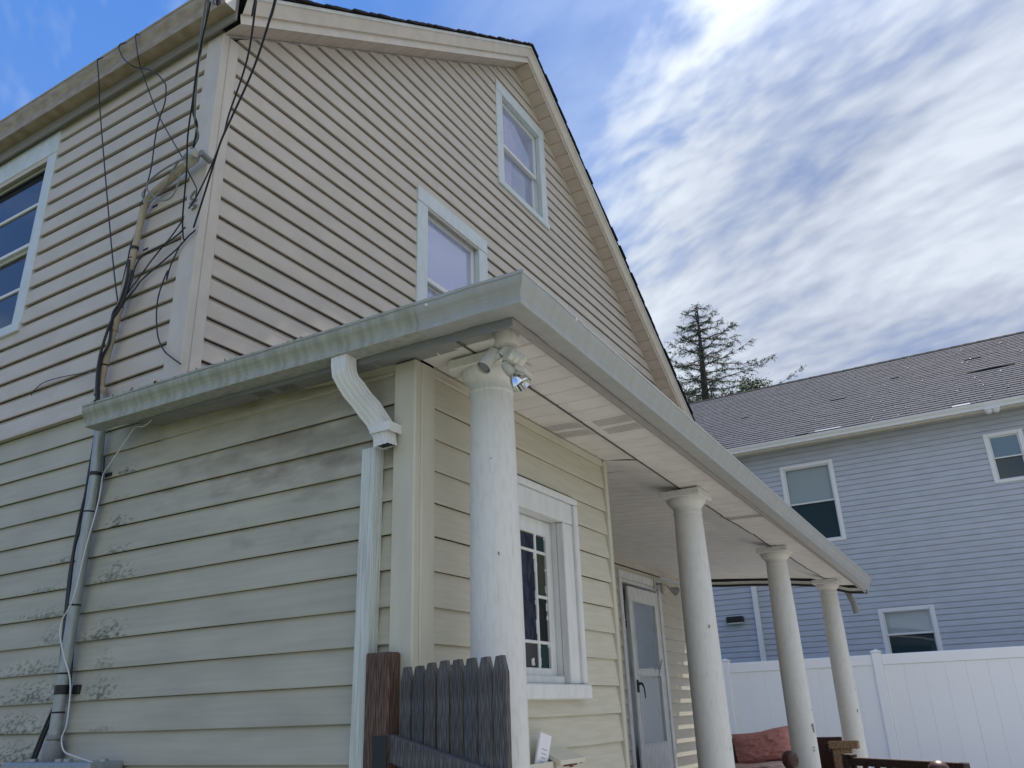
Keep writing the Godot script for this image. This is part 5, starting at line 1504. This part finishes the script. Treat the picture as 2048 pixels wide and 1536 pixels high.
func build_porch_things() -> void:
	# bench with red cushion under the far columns
	var s := thing("porch_sofa", "brown wooden sofa with a raw timber arm behind the third column", "sofa", Vector3(0, 0.52, -7.0))
	var mb := MB.new(); mb.bx(-1.0, 0.22, 0.84, 1.15, -7.26, -7.22, 0.006); obj("backrest", mb, M.finial, s)
	mb = MB.new(); mb.bx(-1.0, 0.22, 0.70, 0.80, -7.22, -6.5, 0.006); obj("seat", mb, M.dark_wood, s)
	mb = MB.new(); mb.bx(0.125, 0.42, 1.045, 1.12, -7.05, -6.95, 0.006); obj("armrest", mb, M.raw_wood, s)
	mb = MB.new(); mb.bx(0.155, 0.345, 0.52, 1.044, -7.03, -6.965, 0.006); obj("leg", mb, M.raw_wood, s)
	mb = MB.new(); mb.bx(0.075, 0.124, 1.02, 1.10, -7.03, -6.97, 0.004); obj("arm_cap", mb, M.dark_wood, s)
	mb = MB.new(); mb.bx(-0.98, -0.92, 0.52, 0.7, -6.6, -6.54, 0.004); obj("leg", mb, M.dark_wood, s)
	pillow("red_cushion", Vector3(-0.47, 1.085, -6.72), Vector3(0.32, 0.165, 0.16), M.red_cloth, "plump red cushion leaning on the sofa between the second and third columns", "cushion", 0.13)
	pillow("seat_cushion", Vector3(-0.52, 0.885, -6.62), Vector3(0.33, 0.06, 0.24), M.pink_cloth, "flat pale pink seat cushion under the red cushion", "cushion", 0.05)
	# dark railing with ball-topped posts at the porch steps
	var r := thing("slatted_bench", "dark red-brown slatted bench back in front of the porch at lower right", "bench", Vector3(1.1, 0, -4.6))
	var a := Vector3(0.628, 1.078, -5.009)
	var b := Vector3(1.573, 1.078, -4.233)
	var d := (b - a).normalized()
	var B := Basis(d, Vector3.UP, Vector3(-d.z, 0, d.x))
	mb = MB.new(); mb.box((a + b) * 0.5 + Vector3(0, -0.03, 0), Vector3((b - a).length(), 0.06, 0.05), 0.006, B); obj("top_rail", mb, M.dark_wood, r)
	for k in 9:
		mb = MB.new(); mb.box(a + d * (0.10 + k * 0.128) + Vector3(0, -0.26, 0), Vector3(0.05, 0.40, 0.022), 0.004, B); obj("slat", mb, M.dark_wood, r)
	mb = MB.new(); mb.box((a + b) * 0.5 + Vector3(0, -0.5, 0), Vector3((b - a).length(), 0.06, 0.05), 0.006, B); obj("bottom_rail", mb, M.dark_wood, r)
	for k in 2:
		mb = MB.new(); mb.box(a + d * (0.03 + k * 1.16) + Vector3(0, -0.53, 0), Vector3(0.06, 1.06, 0.06), 0.004, B); obj("leg", mb, M.dark_wood, r)
	mb = MB.new(); mb.box(a + d * 0.06 + Vector3(0, 0.012, 0), Vector3(0.11, 0.022, 0.07), 0.004, B); obj("knob", mb, M.dark_wood, r)
	for q in [[Vector3(0.375, 1.10, -4.24), "round brown ball finial on a post at the foot of the third column"], [Vector3(1.465, 1.075, -3.459), "round brown ball finial on a post in front of the dark bench"]]:
		var c: Vector3 = q[0]
		var t := thing("newel_post", q[1], "newel post", Vector3(c.x, 0, c.z), "newel posts of the porch steps")
		mb = MB.new()
		mb.lathe([Vector2(0.03, -0.10), Vector2(0.034, -0.085), Vector2(0.026, -0.07), Vector2(0.044, -0.05), Vector2(0.060, -0.022), Vector2(0.064, 0.005), Vector2(0.058, 0.032), Vector2(0.040, 0.054), Vector2(0.018, 0.064), Vector2(0.0, 0.066)], c, 24)
		obj("finial", mb, M.finial, t)
		mb = MB.new(); mb.bx(c.x - 0.05, c.x + 0.05, 0, c.y - 0.10, c.z - 0.05, c.z + 0.05, 0.006); obj("post", mb, M.dark_wood, t)

func pillow(called: String, c: Vector3, hf: Vector3, m: Material, label: String, cat: String, tilt: float) -> void:
	var mb := MB.new()
	var nz := noise(81, 2.2, 3)
	var nu := 40
	var nv := 26
	var B := Basis(Vector3(0, 0, 1), tilt)
	var P := func(u: float, v: float, s: float) -> Vector3:
		var x := u * 2.0 - 1.0
		var y := v * 2.0 - 1.0
		var e := pow((1.0 - pow(absf(x), 3.0)) * (1.0 - pow(absf(y), 3.0)), 0.5)
		var pin := 1.0 - 0.10 * (1.0 - absf(x)) * absf(y)
		var wr := nz.get_noise_3d(x * 1.2 + y * 0.5, y * 2.0, s) * 0.030 * sqrt(e) + 0.006 * sin(x * 14.0 + y * 5.0) * e * absf(x)
		return c + B * Vector3(x * hf.x, y * hf.y * pin + 0.004 * sin(x * 4.0), s * (hf.z * e + wr * (1.0 if e > 0.05 else 0.0)))
	for s in [-1.0, 1.0]:
		for i in nu:
			for j in nv:
				var a: Vector3 = P.call(float(i) / nu, float(j) / nv, s)
				var b: Vector3 = P.call(float(i + 1) / nu, float(j) / nv, s)
				var cc: Vector3 = P.call(float(i + 1) / nu, float(j + 1) / nv, s)
				var dd: Vector3 = P.call(float(i) / nu, float(j + 1) / nv, s)
				if s > 0: mb.quad(a, b, cc, dd)
				else: mb.quad(dd, cc, b, a)
	tag(obj(called, mb, m), label, cat)
